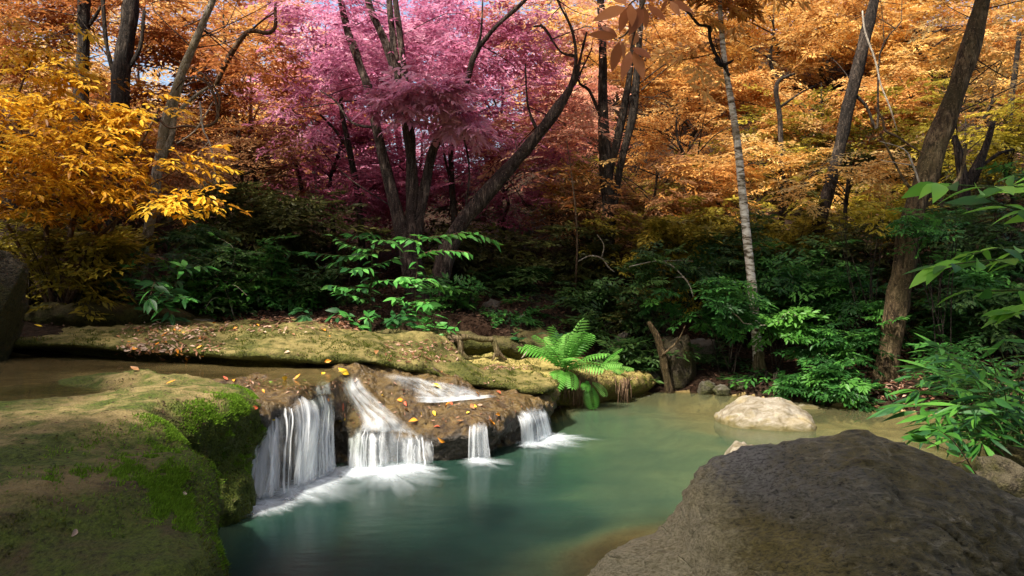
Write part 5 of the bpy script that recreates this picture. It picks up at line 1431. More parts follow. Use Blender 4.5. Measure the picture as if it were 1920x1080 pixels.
leafy_plant('sapling', 'green sapling with a reddish stem right in front of the pink tree foot', ground_at(775, 9.75),
    [pxs(9.75, (775, 626), (778, 560), (782, 500), (785, 442)), pxs(9.75, (783, 480), (815, 470, -.2), (870, 472, -.3), (885, 478, -.3)), pxs(9.75, (785, 450), (820, 445, .1), (880, 435, .1), (925, 450, .1)), pxs(9.75, (784, 455), (770, 448, -.2), (760, 446, -.3)),
     pxs(9.75, (779, 540), (765, 520, -.3), (750, 520, -.5)), pxs(9.75, (779, 535), (800, 522, -.3), (815, 530, -.4)), pxs(9.75, (777, 590), (750, 560, -.2), (740, 560, -.4)), pxs(9.75, (785, 448), (840, 440, .3), (900, 445, .4)), pxs(9.75, (777, 575), (790, 565, -.3), (800, 570, -.5))],
    ['leaf_fresh', 'leaf_fresh', 'leaf_bush'], .16, .054, 42, spacing=.038, start=.15, droop=.5, stem_mat='twig')
for k, (px, py, D, lab, mt, L, n) in enumerate([
    (590, 600, 9.8, 'low leafy plant at the left foot of the green saplings', 'leaf_deep', .16, 7), (650, 605, 9.6, 'low leafy plant with whorled leaves below the left sapling', 'leaf_deep', .17, 8), (745, 600, 9.5, 'dark leafy ground plant between the two saplings', 'leaf_deep', .17, 8),
    (800, 605, 9.4, 'low bright leafy plant below the right sapling', 'leaf_fresh', .16, 9), (835, 615, 9.5, 'small leafy plant right of the bright ground plant', 'leaf_fresh', .12, 6), (700, 618, 9.4, 'small whorl of green leaves at the stem of the left sapling', 'leaf_fresh', .13, 5),
    (985, 640, 9.9, 'small green plant behind the left fronds of the big fern', 'leaf_deep', .12, 6), (300, 600, 9.0, 'broad leaved seedling on the ridge right of the pale trunk', 'leaf_deep', .19, 3), (1050, 640, 10.2, 'little green plant behind the middle of the big fern', 'leaf_deep', .12, 6)]):
    c = at(px, py, D); g = gh(c[0], c[1]); r = np.random.default_rng(70 + k)
    base = np.array([c[0], c[1], max(g, c[2] - .25)])
    st = []
    for q in range(n):
        e = c + np.array([r.uniform(-.25, .25), r.uniform(-.25, .15), r.uniform(-.04, .16)])
        st.append([base + r.normal(size=3) * [.04, .04, 0], (base + e) / 2 + [0, 0, .06], e])
    leafy_plant('ground_plant', lab, base, st, [mt], L, L * .36, 80 + k, spacing=.07, start=.7, srad=.004)
leafy_plant('shrub', 'broad leaved deep green shrub at the foot of the pale leaning trunk', ground_at(285, 9.3),
    [pxs(9.3, (285, 610), (275, 560), (255, 490), (245, 470)), pxs(9.3, (285, 610), (300, 560), (300, 500)), pxs(9.3, (285, 605), (310, 560, -.2), (350, 500, -.3)), pxs(9.3, (288, 590), (320, 560, -.4), (355, 560, -.6)), pxs(9.3, (285, 585), (270, 540, -.4), (262, 530, -.5)),
     pxs(9.3, (283, 590), (300, 555, -.5), (318, 545, -.7)), pxs(9.3, (300, 530), (330, 500), (380, 500)), pxs(9.3, (285, 610), (240, 540), (230, 500)), pxs(9.3, (300, 540), (290, 530, -.6), (280, 560, -.8)), pxs(9.3, (300, 560), (310, 575, -.4), (322, 590, -.5))],
    ['leaf_deep', 'leaf_deep', 'leaf_fresh'], .18, .062, 43, spacing=.045, start=.3, stem_mat='twig', cat='shrub')
leafy_plant('shrub', 'sparse twig shrub with small pale green leaves drooping over the dead leaves', ground_at(430, 9.9),
    [pxs(9.9, (440, 600), (430, 560), (420, 530), (385, 555, -.4)), pxs(9.9, (440, 600), (420, 540), (400, 535), (360, 560, -.3)), pxs(9.9, (425, 540), (440, 535, -.3), (470, 560, -.5)), pxs(9.9, (430, 560), (400, 560, -.4), (380, 585, -.6)), pxs(9.9, (425, 540), (380, 490), (330, 470)), pxs(9.9, (425, 530), (440, 470), (400, 440))],
    ['leaf_bush'], .09, .035, 44, spacing=.05, start=.3, stem_mat='dead_wood', cat='shrub', srad=.004)

# sprig with big bright leaves reaching in at the right
b0 = np.array([2.95, 3.0, .1])
leafy_plant('leafy_sapling', 'bright green big leaved sapling reaching in from the right edge above the bush', b0,
    [[b0, b0 + [-.1, .05, .7], at(2080, 380, 2.7), at(1960, 352, 2.6), at(1860, 350, 2.5), at(1760, 345, 2.45)], [at(2080, 420, 2.7), at(1990, 400, 2.65), at(1900, 390, 2.6), at(1850, 372, 2.55)], [b0 + [-.1, .05, .6], at(2080, 520, 2.8), at(1960, 490, 2.7), at(1860, 488, 2.65), at(1770, 498, 2.6)],
     [at(2050, 560, 2.8), at(1940, 545, 2.7), at(1850, 545, 2.7), at(1810, 540, 2.7)], [at(2060, 350, 2.9), at(1960, 330, 2.8), at(1880, 330, 2.75)], [at(2050, 500, 2.9), at(1960, 470, 2.85), at(1880, 465, 2.8), at(1820, 478, 2.75)], [at(2050, 600, 2.8), at(1960, 580, 2.8), at(1900, 585, 2.75)]],
    ['leaf_lime', 'leaf_lime', 'leaf_bush'], .13, .048, 45, spacing=.042, start=.35, droop=.3, cat='sapling')

# copper leaves hanging at the top
t = empty('hanging_branch', at(1250, -160, 3.0), 'twig of large copper orange leaves hanging into the top of the view', 'branch')
r9 = np.random.default_rng(46)
mb = MB()
tw = pxs(3.0, (1265, -200), (1215, -20), (1195, 30), (1175, 62), (1160, 72)); mb.tube(tw, [.008, .006, .005, .004, .003], 6, 0)
mb.tube(pxs(3.0, (1205, 10), (1190, 60), (1184, 86)), [.004, .004, .003], 6, 0); mb.tube(pxs(3.05, (1245, -130), (1205, -20), (1178, 10)), [.005, .004, .003], 6, 0)
mb.tube(pxs(3.1, (1260, -150), (1262, -40), (1255, 0)), [.005, .004, .003], 6, 0)
mb.build('twig', M['twig'], t)
cm = [leaf_mesh('leaf_shape', 'leaf_copper', w, bd, .06) for w, bd in ((.36, .08), (.32, .14), (.40, .05))]
def px_leaf(parent, meshes, a, b, D, dz=0.0, tilt=0.0):
    p, e = at(*a, D), at(*b, D + dz)
    n = nrmz(np.array([tilt, -1.0, .45]))
    put_leaf(parent, meshes, p, e - p, n, np.linalg.norm(e - p), r9)
for a, bb, dz, tl in [((1178, 12), (1112, 34), -.05, .3), ((1180, 8), (1160, 62), .03, -.4), ((1183, 5), (1186, 48), -.05, .2), ((1160, 70), (1102, 62), -.05, .1), ((1160, 72), (1126, 44), .02, -.2), ((1162, 74), (1148, 136), .02, .3), ((1165, 76), (1172, 112), .05, .1), ((1184, 92), (1164, 148), -.03, -.3), ((1186, 92), (1210, 150), -.04, .35),
                    ((1184, 88), (1222, 108), -.05, .1), ((1205, 8), (1180, 66), -.03, .3), ((1208, 10), (1212, 55), .05, -.2), ((1212, 8), (1250, 38), -.04, .3), ((1208, 4), (1222, -30), .02, .2), ((1205, 2), (1172, -30), .02, .2), ((1255, 0), (1302, 22), .02, .3), ((1255, 0), (1276, 30), -.03, -.3), ((1252, -2), (1238, 22), .02, .1), ((1258, -6), (1296, -20), .05, .1), ((1178, 10), (1140, -14), .05, .1), ((1182, 88), (1196, 58), .05, 0)]:
    px_leaf(t, cm, a, bb, 3.0, dz, tl)

# ferns
def frond_mesh(mat, n=13, curve=.75, w=.30):
    mb = MB(); s = np.linspace(0, 1, n + 3)
    pt = lambda u: np.array([np.sin(curve * u * 1.5) / (curve * 1.5), 0, (1 - np.cos(curve * u * 1.5)) / (curve * 1.5) * -1 + .0])
    P = np.array([pt(u) for u in np.linspace(0, 1, 9)])
    mb.tube(P, np.linspace(.010, .003, 9), 5, 0, sub=1, tint=.4)
    pos, d, nr, L = [], [], [], []
    for k in range(n):
        u = .14 + .84 * k / (n - 1)
        p = pt(u); tg = nrmz(pt(u + .02) - pt(u - .02)); up = np.cross(tg, [0, 1.0, 0]); up = up if up[2] > 0 else -up
        ln = w * (np.sin(np.pi * (.14 + .80 * (1 - u) ** .8)) * .9 + .06)
        for sgn in (1, -1):
            pos.append(p); d.append(tg * .42 + np.array([0, sgn, 0]) - up * .12); nr.append(up); L.append(ln)
    pos.append(pt(1)); d.append(nrmz(pt(1) - pt(.95))); nr.append(np.array([0, 0, 1.0])); L.append(.08)
    L = np.array(L)
    mb.leaves6(np.array(pos), np.array(d), np.array(nr), L, np.full(len(L), .046), fold=.12, bend=.25, tint=.5 + .06 * rng.normal(size=len(L)))
    o = mb.build('frond', M[mat]); me = o.data
    bpy.data.objects.remove(o)
    return me
t_fr = leaf_mat('leaf_fern', (.07, .25, .03), (.13, .40, .06), (.28, .56, .13), trans=.42, obj_var=True)
FR = [frond_mesh('leaf_fern', 14, c, w) for c, w in ((.40, .30), (.65, .33), (.95, .30), (.22, .28))]
def fern(label, px, py, D, fr, seed):
    r = np.random.default_rng(seed)
    c = at(px, py, D)
    h, n = pick(px, py, [FL[1]])
    if h is not None: c = h - np.array([0, 0, .01])
    t = empty('fern', c, label, 'fern')
    for az, pit, L, k in fr:
        az, pit = math.radians(az), math.radians(pit)
        d = np.array([math.sin(az) * math.cos(pit), -math.cos(az) * math.cos(pit), math.sin(pit)])
        o = bpy.data.objects.new('frond', FR[k])
        side = np.array([math.sin(az), -math.cos(az), 0]) * -math.sin(pit) + np.array([0, 0, math.cos(pit)])
        L *= 1.10 * r.uniform(.82, 1.15)
        m = frame(d, side).to_4x4() @ Matrix.Diagonal((L, L, L, 1))
        m = m @ Matrix.Rotation(r.normal() * .22, 4, 'X')
        m.translation = Vector(r.normal(size=3) * .03)
        o.parent = t; o.matrix_basis = m; COL.objects.link(o)
    return t
# azimuth 0 faces the camera, +90 to the right
fern('large fresh green fern with arching fronds on the mossy ledge', 1060, 694, 9.35,
     [(-75, 42, .48, 0), (-55, 62, .50, 0), (-100, 60, .46, 1), (-25, 66, .46, 1), (5, 72, .50, 0), (35, 66, .52, 0), (62, 55, .50, 1), (85, 40, .46, 1), (-35, 30, .44, 2), (-12, 25, .46, 2), (15, 20, .42, 2), (40, 32, .44, 1), (120, 60, .46, 0), (170, 65, .46, 0), (-150, 62, .46, 0), (60, 75, .52, 3), (-40, 78, .5, 3), (20, 50, .44, 1)], 5)
fern('second fern with a few feathery fronds right of the large one', 1125, 698, 9.55,
     [(55, 42, .34, 1), (80, 35, .36, 1), (100, 52, .32, 0), (30, 40, .32, 2), (-10, 55, .30, 1), (70, 62, .34, 0), (130, 50, .30, 0)], 6)
fern('small fern hanging down the face of the mossy ledge', 1100, 712, 9.25, [(10, -5, .34, 2), (40, 15, .24, 2), (-20, 20, .22, 1), (5, 35, .24, 2)], 7)

# long leaved bush at the right
b0 = np.array([3.55, 5.75, .1]); r9 = np.random.default_rng(47)
st = []
for (x, y, dd) in [(1700, 700, -.1), (1690, 760, -.2), (1720, 730, .1), (1740, 690, .1), (1760, 650, .0), (1800, 640, .2), (1830, 630, .1), (1870, 640, 0), (1905, 650, 0), (1780, 720, -.4), (1820, 700, -.4), (1860, 700, -.4), (1740, 780, -.3), (1770, 800, -.5), (1830, 780, -.5), (1880, 770, -.5), (1910, 720, -.3), (1850, 740, -.6), (1800, 760, -.6),
                   (1790, 670, .4), (1850, 665, .4), (1760, 830, -.6), (1735, 745, .2), (1890, 820, -.5), (1840, 830, -.6), (1900, 690, .3), (1715, 770, -.3), (1780, 770, .2), (1940, 640, 0), (1940, 740, -.2)]:
    e = at(x, y, 5.7 + dd)
    m = b0 * .45 + e * .55 + np.array([.05, 0, .16])
    st.append([b0 + r9.normal(size=3) * [.10, .08, 0], m, e])
leafy_plant('bush', 'dense bush with long narrow green leaves at the right edge by the water', b0, st[::2] + st[1::2], ['leaf_bush', 'leaf_bush', 'leaf_deep'], .22, .036, 48, spacing=.07, start=.40, droop=.5, stem_mat='green_stem', cat='bush')
b1 = np.array([4.15, 6.35, .1]); st = []
for k in range(30):
    x, y = r9.uniform(1720, 1960), r9.uniform(640, 830)
    e = at(x, y, 6.3 + r9.uniform(-.4, .4)); m = b1 * .45 + e * .55 + np.array([.05, 0, .16]); st.append([b1 + r9.normal(size=3) * [.12, .10, 0], m, e])
leafy_plant('bush', 'deeper green bush behind the long leaved bush at the right edge', b1, st, ['leaf_deep', 'leaf_bush'], .21, .040, 148, spacing=.075, start=.40, droop=.5, stem_mat='green_stem', cat='bush')
leafy_plant('seedling', 'thin seedling with few oval leaves between the huge boulder and the bush', at(1830, 885, 4.4), [[at(1832, 892, 4.4), at(1790, 830, 4.3), at(1750, 800, 4.2)], [at(1805, 850, 4.35), at(1780, 845, 4.3), at(1730, 822, 4.2)], [at(1815, 860, 4.35), at(1790, 870, 4.2), at(1765, 868, 4.1)]], ['leaf_bush'], .13, .05, 49, spacing=.085, start=.4, stem_mat='twig', srad=.004)

# ---------------------------------------------------------------- roots, snags, vines, dead branches
mb = MB()
for pts in ([(838, 632, 10), (850, 634, 13), (862, 640, 14), (864, 655, 12), (862, 672, 10)], [(862, 634, 14), (880, 632, 12), (905, 636, 12), (925, 636, 12)], [(925, 636, 12), (930, 650, 12), (934, 668, 9)], [(863, 655, 9), (872, 668, 8), (885, 674, 5)], [(862, 656, 8), (852, 670, 7), (845, 676, 4)],
            [(930, 652, 8), (940, 666, 6), (950, 674, 4)], [(845, 642, 9), (846, 655, 7), (848, 668, 6)], [(864, 660, 7), (868, 676, 5), (866, 682, 3)], [(931, 655, 7), (926, 670, 5), (922, 676, 3)]):
    px_stem(mb, pts, 9.45, 7, .3)
tag(mb.build('tree_root', M['root_bark'], None, at(890, 660, 9.45)), 'pale gnarled roots straddling the low bank left of the big fern', 'root')
mb = MB(); px_stem(mb, [(1258, 738, 15), (1248, 700, 14), (1240, 660, 14), (1231, 630, 12), (1216, 604, 8)], 10.15, 9, .3); px_stem(mb, [(1240, 668, 5), (1270, 640, 4), (1285, 610, 2)], 10.1, 5, .1)
tag(mb.build('snag', M['bark_brown'], None, at(1250, 730, 10.15)), 'brown dead snag leaning out of the pool edge before the leaning rock', 'snag')
for lab, D, m, ps in [
    ('bare twisted brown vine hanging beside the pale leaning trunk', 9.9, 'twig', [[(300, 225, 4.2), (318, 240, 4.8), (345, 236, 4.8), (380, 238, 5.4), (404, 228, 6.0), (408, 208, 6.0), (396, 165, 5.4), (370, 146, 4.8), (345, 150, 4.2), (330, 168, 3.0)], [(404, 228, 3.6), (412, 190, 5.4), (400, 160, 3.6), (385, 140, 3.0)]]),
    ('pale crooked dead twig hanging below the twisted vine', 9.85, 'dead_wood', [[(375, 190, 5), (380, 240, 6), (392, 265, 5), (400, 300, 5), (405, 345, 3)], [(392, 265, 3), (375, 285, 3), (368, 300, 2)], [(330, 270, 3), (360, 250, 4), (375, 232, 4), (400, 190, 3)]]),
    ('bare brown branch arching at the top between the pale trunk and the rose crowns', 11.5, 'twig', [[(405, 160, 10), (425, 115, 12), (450, 75, 11), (470, 58, 10), (500, 62, 9), (516, 50, 8), (516, 10, 6), (520, -30, 4)], [(470, 58, 5), (490, 40, 4), (520, 20, 3)]]),
    ('thin pale dead branch propped against the dark leaning trunk', 12.1, 'dead_wood', [[(1617, 20, 5), (1622, 60, 6), (1640, 110, 6), (1652, 160, 5), (1668, 200, 5), (1682, 245, 3)]]),
    ('bare grey twig before the stout trunk at the right', 9.2, 'dead_wood', [[(1726, 350, 6), (1712, 310, 6), (1695, 280, 4), (1650, 265, 3)], [(1712, 310, 3), (1680, 305, 3), (1650, 300, 2)]]),
    ('dark wiry branch hanging left of the stout trunk', 9.6, 'twig', [[(1640, 200, 4), (1655, 225, 5), (1660, 245, 5), (1680, 255, 4), (1710, 275, 4), (1735, 290, 3)]]),
    ('thin bare branches crossing at the top of the twiggy shrub', 10.6, 'dead_wood', [[(1180, 500, 3), (1215, 492, 4), (1240, 490, 4), (1262, 500, 4), (1290, 530, 4), (1300, 556, 3)], [(1240, 490, 2), (1270, 488, 2), (1300, 490, 2)], [(1265, 520, 3), (1285, 522, 3), (1298, 548, 2)]]),
    ('pale broken dead branch in front of the slim white trunk', 9.9, 'dead_wood', [[(1344, 576, 4), (1365, 582, 5), (1380, 590, 5), (1394, 606, 4)], [(1460, 604, 4), (1474, 588, 5), (1498, 582, 4), (1480, 602, 3)], [(1394, 606, 3), (1430, 610, 4), (1460, 604, 3)]]),
    ('pale bare twig in the brown leaves at the grey fork', 12.0, 'dead_wood', [[(1085, 490, 4), (1105, 480, 5), (1128, 484, 5), (1140, 500, 4), (1152, 510, 3)], [(1128, 484, 3), (1132, 460, 3), (1120, 440, 2)]]),
    ('thin upright pale sapling stem before the salmon tree', 12.0, 'twig', [[(1078, 560, 4), (1082, 440, 4), (1072, 330, 3), (1062, 260, 2)]]),
    ('small driftwood stick lying at the foot of the fern ledge', 9.9, 'dead_wood', [[(1190, 752, 4), (1205, 746, 5), (1218, 742, 3)]]),
    ('pale forked stick beside the left edge of the fern', 9.3, 'dead_wood', [[(978, 672, 4), (986, 662, 5), (995, 650, 3)]]),
    ('thin dark trunk in the shade left of the pink tree stems', 13.0, 'bark_dark', [[(680, 560, 16), (675, 400, 15), (655, 280, 13), (640, 200, 10), (642, 120, 8)], [(655, 280, 8), (625, 240, 6), (600, 215, 4)]]),
    ('thin dark trunk behind the right fork of the pink tree', 13.0, 'bark_dark', [[(855, 560, 14), (852, 430, 14), (846, 330, 12), (846, 230, 9)], [(848, 350, 7), (835, 300, 5), (830, 260, 3)]]),
    ('crooked dark bare tree on the orange slope right of the slim trunk', 14.5, 'bark_dark', [[(1466, 420, 12), (1464, 280, 12), (1462, 215, 11), (1455, 170, 10), (1462, 150, 8), (1490, 138, 5)], [(1464, 200, 6), (1500, 175, 4), (1540, 155, 2)]]),
    ('forked dark bare tree right of the stout trunk', 11.8, 'bark_dark', [[(1815, 480, 30), (1810, 380, 28), (1800, 300, 18), (1790, 255, 12)], [(1812, 350, 24), (1835, 310, 20), (1850, 270, 14), (1862, 230, 10)], [(1830, 320, 8), (1870, 290, 7), (1900, 280, 5)]]),
    ('slender dark trunk at the upper right edge', 13.0, 'bark_dark', [[(1890, 330, 12), (1895, 200, 12), (1905, 120, 11), (1912, 60, 9)]])]:
    mb = MB()
    for p in ps: px_stem(mb, [(a, b, w * (.62 if m == 'dead_wood' else .9)) for a, b, w in p], D, 7, .2)
    nm = 'vine' if 'vine' in lab else ('bare_tree' if 'tree on' in lab or 'bare tree' in lab or 'trunk in' in lab or 'trunk at' in lab or 'trunk behind' in lab or 'sapling stem' in lab else 'dead_branch')
    tag(mb.build(nm, M[m], None, at(ps[0][0][0], ps[0][0][1], D)), lab, {'vine': 'vine', 'bare_tree': 'tree', 'dead_branch': 'branch'}[nm])

# ---------------------------------------------------------------- fallen leaves
FLM = {k: [leaf_mesh('fallen_leaf_shape', 'fallen_' + k, w, bd, fo, pet=.05) for w, bd, fo in ((.44, .35, .30), (.38, -.3, .22), (.5, .15, .40))] for k in ('yellow', 'orange', 'red', 'brown', 'green', 'pale')}
r9 = np.random.default_rng(77)
ALLR = [LG[1], LR[1], RG[1], FL[1], BD[1], WR[1], GROUND]
def fallen(px, py, col, L, label, group=None):
    L = L * .8
    h, n = pick(px, py, ALLR)
    if h is None: return
    a = r9.random() * 6.28
    d = np.array([math.cos(a), math.sin(a), 0]); d = nrmz(d - n * (d @ n))
    nn = nrmz(n + r9.normal(size=3) * .25)
    o = bpy.data.objects.new('fallen_leaf', FLM[col][r9.integers(3)])
    m = frame(nrmz(d - nn * (d @ nn)), nn).to_4x4() @ Matrix.Diagonal((L, L, L, 1))
    m.translation = Vector((h + n * .012).tolist())
    o.matrix_basis = m
    COL.objects.link(o)
    tag(o, label, 'leaf', group or 'fallen leaves on the wet ledge')
for px, py, col, L, lab in [
    (535, 719, 'yellow', .10, 'small yellow fallen leaf above the left veil of water'), (655, 704, 'yellow', .14, 'largest yellow fallen leaf at the head of the foaming chute'), (667, 708, 'pale', .08, 'pale curled leaf beside the largest yellow leaf'),
    (478, 716, 'brown', .07, 'brown fallen leaf at the rim left of the veil'), (505, 716, 'green', .06, 'pale green fallen leaf at the rim of the left veil'), (551, 714, 'orange', .08, 'orange fallen leaf right of the small yellow one at the rim'), (575, 717, 'green', .06, 'green fallen leaf near the rim above the veil'),
    (493, 731, 'orange', .05, 'small orange leaf under the rim at the top left of the veil'), (605, 700, 'yellow', .09, 'flat yellow leaf at the end of the upper stream'), (482, 766, 'red', .08, 'red fallen leaf on the dark face left of the veil'), (515, 786, 'yellow', .05, 'tiny yellow leaf stuck among the threads of the veil'),
    (616, 752, 'orange', .08, 'orange fallen leaf on the bare rock between veil and chute'), (641, 774, 'red', .11, 'large brick red leaf between the veil and the chute'), (648, 786, 'yellow', .07, 'lime yellow leaf below the brick red leaf'), (713, 743, 'yellow', .07, 'yellow leaf right of the foaming chute'),
    (744, 750, 'orange', .09, 'reddish orange leaf right of the chute top'), (760, 754, 'red', .07, 'red leaf next to the reddish orange leaf'), (755, 767, 'brown', .12, 'long brown leaf lying below the upper cascade'), (784, 790, 'orange', .10, 'orange leaf above the middle curtain of threads'), (790, 782, 'yellow', .06, 'yellow leaf above the orange leaf of the middle curtain'),
    (812, 771, 'yellow', .07, 'oval yellow leaf on the middle of the brown ledge'), (838, 767, 'orange', .10, 'orange brown leaf below the pool of the upper cascade'), (850, 762, 'red', .11, 'dark red leaf at the pool of the upper cascade'), (895, 765, 'yellow', .08, 'pale yellow leaf on the brown ledge above the little fall'),
    (890, 770, 'brown', .10, 'brown leaf below the pale yellow leaf above the little fall'), (881, 774, 'yellow', .05, 'tiny bright yellow leaf above the little fall'), (927, 777, 'orange', .08, 'orange leaf near the right edge of the brown ledge'), (926, 800, 'orange', .15, 'long orange leaf hanging on the nose of the brown ledge'),
    (835, 827, 'orange', .09, 'round tan orange leaf on the dark nose of the ledge'), (825, 803, 'red', .07, 'dull red leaf on the front of the brown ledge'), (808, 724, 'yellow', .13, 'long yellow leaf in the upper cascade'), (897, 739, 'orange', .11, 'orange leaf at the right end of the upper cascade'), (905, 760, 'pale', .08, 'cream leaf by the pool of the upper cascade'),
    (939, 741, 'red', .08, 'red brown leaf near the moss right of the upper cascade'), (870, 790, 'brown', .08, 'brown leaf beside the top of the little fall'), (700, 790, 'brown', .08, 'brown leaf in the lower chute'), (690, 757, 'orange', .06, 'small orange leaf in the middle of the chute'), (825, 700, 'brown', .08, 'brown leaf on the moss right above the upper cascade')]:
    fallen(px, py, col, L, lab)
for px, py, col, L, lab in [(218, 695, 'pale', .11, 'long cream leaf on the crest of the mossy ledge'), (262, 697, 'brown', .13, 'dark thin leaf right of the cream leaf on the mossy ledge crest'), (310, 722, 'orange', .09, 'orange leaf in the middle of the mossy ledge top'), (347, 928, 'pale', .05, 'round pink leaf on the bright moss of the mossy ledge'), (143, 995, 'pale', .05, 'tiny pale leaf low on the mossy ledge face'), (95, 789, 'brown', .05, 'tiny brown leaf near the inlet on the mossy ledge'),
                      (428, 715, 'red', .08, 'red leaf where the mossy ledge meets the upper stream'), (440, 718, 'orange', .07, 'orange leaf where the mossy ledge meets the brown rim'), (80, 614, 'yellow', .11, 'yellow leaf on the shaded left end of the ridge'), (622, 676, 'orange', .09, 'long orange leaf low on the ridge above the stream'), (705, 667, 'brown', .11, 'brown leaf on the middle of the ridge'), (240, 681, 'pale', .15, 'long white leaf at the lower left end of the leaf drift'),
                      (615, 634, 'orange', .07, 'small orange leaf on the ridge top under the saplings'), (775, 668, 'brown', .08, 'brown leaf at the right shoulder of the ridge'), (545, 660, 'pale', .07, 'pale leaf at the end of the thin stem on the ridge')]:
    fallen(px, py, col, L, lab, 'fallen leaves on the mossy rocks')
n = 0
while n < 240:
    k = r9.random()
    if k < .45: px, py = r9.normal(290, 45), r9.normal(655, 8) + 0
    elif k < .75: px, py = r9.normal(330, 60), r9.normal(628, 8)
    else: px, py = r9.uniform(230, 640), r9.normal(618, 5)
    if not (215 < px < 660 and 606 < py < 682): continue
    fallen(px, py, ['pale', 'pale', 'brown', 'pale', 'brown', 'orange'][r9.integers(6)], .035 + .045 * r9.random(), 'small dry dead leaf in the pale drift on the mossy ridge', 'dry leaves drifted on the mossy ridge'); n += 1

o = bpy.data.objects.new('fallen_leaf', FLM['orange'][0]); o.location = tuple(at(1262, 982, 4.98)); o.scale = (.1, .1, .1); o.location.z = .012
COL.objects.link(o); tag(o, 'lone orange leaf floating on the pool by the pale foot of the huge boulder', 'leaf', 'fallen leaves on the water')

def litter(name, n, xy, mat, L, seed, zfun):
    r = np.random.default_rng(seed)
    P = xy(r, n); z = zfun(P[:, 0], P[:, 1]); P = np.column_stack([P, z + .01 + .02 * r.random(len(P))])
    a = r.random(len(P)) * 6.28
    d = np.stack([np.cos(a), np.sin(a), .25 * r.normal(size=len(P))], -1)
    nn = nrmz(np.array([0, 0, 1.0]) + r.normal(size=(len(P), 3)) * .45)
    mb = MB(); mb.leaves(P, d, nn, L * (.6 + .8 * r.random(len(P))), L * .42, fold=.2, tint=np.clip(.5 + .28 * r.normal(size=len(P)), 0, 1))
    o = mb.build(name, M[mat], smooth=False); o['kind'] = 'stuff'
    return o
def pool_clear(r, n, x0, x1, y0, y1):
    P = np.column_stack([r.uniform(x0, x1, n * 2), r.uniform(y0, y1, n * 2)])
    return P[poly_sdf(POOL, P[:, 0], P[:, 1]) > .03][:n]
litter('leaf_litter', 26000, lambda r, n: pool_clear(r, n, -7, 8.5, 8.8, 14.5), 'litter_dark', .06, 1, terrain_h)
litter('leaf_litter', 1500, lambda r, n: pool_clear(r, n, -4.2, -.8, 8.9, 9.9), 'litter', .075, 2, terrain_h)
litter('leaf_litter', 2500, lambda r, n: pool_clear(r, n, 3.8, 6.5, 8.2, 11), 'litter', .08, 3, terrain_h)
litter('leaf_litter', 6000, lambda r, n: pool_clear(r, n, 5, 14, 11, 22), 'litter', .12, 4, terrain_h)
def pick_litter(name, n, boxes, mat, L, seed):
    r = np.random.default_rng(seed); P, N = [], []
    for _ in range(n):
        x0, y0, x1, y1 = boxes[r.integers(len(boxes))]
        h, nn = pick(r.uniform(x0, x1), r.uniform(y0, y1), ALLR)
        if h is not None and nn[2] > .2: P.append(h); N.append(nn)
    P, N = np.array(P), np.array(N); m = len(P)
    d = r.normal(size=(m, 3)); d = nrmz(d - N * (d * N).sum(1)[:, None])
    mb = MB(); mb.leaves(P + N * .008, d, nrmz(N + .3 * r.normal(size=(m, 3))), L * (.5 + r.random(m)), L * .4, fold=.2, tint=np.clip(.55 + .28 * r.normal(size=m), 0, 1))
    o = mb.build(name, M[mat], smooth=False); o['kind'] = 'stuff'
pick_litter('leaf_litter', 700, [(230, 606, 660, 622), (235, 645, 420, 675), (230, 612, 400, 640), (720, 640, 860, 680)], 'litter', .05, 5)
pick_litter('leaf_litter', 500, [(900, 684, 1000, 694), (1050, 690, 1200, 712), (600, 715, 980, 800), (460, 712, 640, 735)], 'litter', .032, 6)
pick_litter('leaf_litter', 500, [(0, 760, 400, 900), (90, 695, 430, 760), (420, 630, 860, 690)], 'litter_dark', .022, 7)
# ---------------------------------------------------------------- the far wood, the undergrowth and unseen trees added for shade
def mass(name, spots, seed, L, W, size, dens_pit=-.05):
    r = np.random.default_rng(seed)
    mats = sorted({s[4] for s in spots}); mb = MB()
    for x, y, z, rad, leaf, n, t0 in spots:
        d = nrmz(r.normal(size=(n, 3)))
        P = np.array([x, y, z]) + d * (.3 + .7 * r.random((n, 1)) ** .5) * np.array([rad, rad * .8, rad * .75])
        k = mb.n
        crown_sprays(mb, P, r.random(n) * 6.28, dens_pit + .25 * r.normal(size=n), size * (.6 + .8 * r.random(n)), L, W, r, SPRAYS, t0)
        mb.mq[-1] = mb.mq[-1]
        for q in range(len(mb.mq)):
            if q >= getattr(mb, 'done', 0): mb.mq[q] = np.full(len(mb.mq[q]), mats.index(leaf))
        mb.done = len(mb.mq)
    o = mb.build(name, [M[m] for m in mats], smooth=False); o['kind'] = 'stuff'
    return o
r9 = np.random.default_rng(91); spots = []
for k in range(165):
    y = r9.uniform(20, 29); u = r9.uniform(-.78, .8); x = u * y
    g = gh(x, y); z = g + r9.uniform(.6, 5.2)
    px, py = 960 + x / y * F, HZ - (z - CAMZ) / y * F
    if py < -160: continue
    if (px - 540)**2 / 30**2 + (py - 45)**2 / 50**2 < 1 or (px - 1000)**2 / 30**2 + (py - 110)**2 / 60**2 < 1: continue
    if px < 480 and py < 120 and r9.random() < .2: continue
    if px < 480: leaf = ['leaf_amber', 'leaf_rust', 'leaf_orange'][r9.integers(3)]
    elif px < 620: leaf = ['leaf_salmon', 'leaf_orange'][r9.integers(2)]
    elif px < 960: leaf = ['leaf_pink', 'leaf_pink', 'leaf_plum'][r9.integers(3)]
    elif px < 1100: leaf = ['leaf_salmon', 'leaf_amber'][r9.integers(2)]
    else: leaf = ['leaf_orange', 'leaf_amber', 'leaf_amber'][r9.integers(3)]
    spots.append((x, y, z, 1.5, leaf, 40, .5 + .1 * r9.normal()))
mass('far_wood', spots, 92, .15, .055, .7)
spots = []
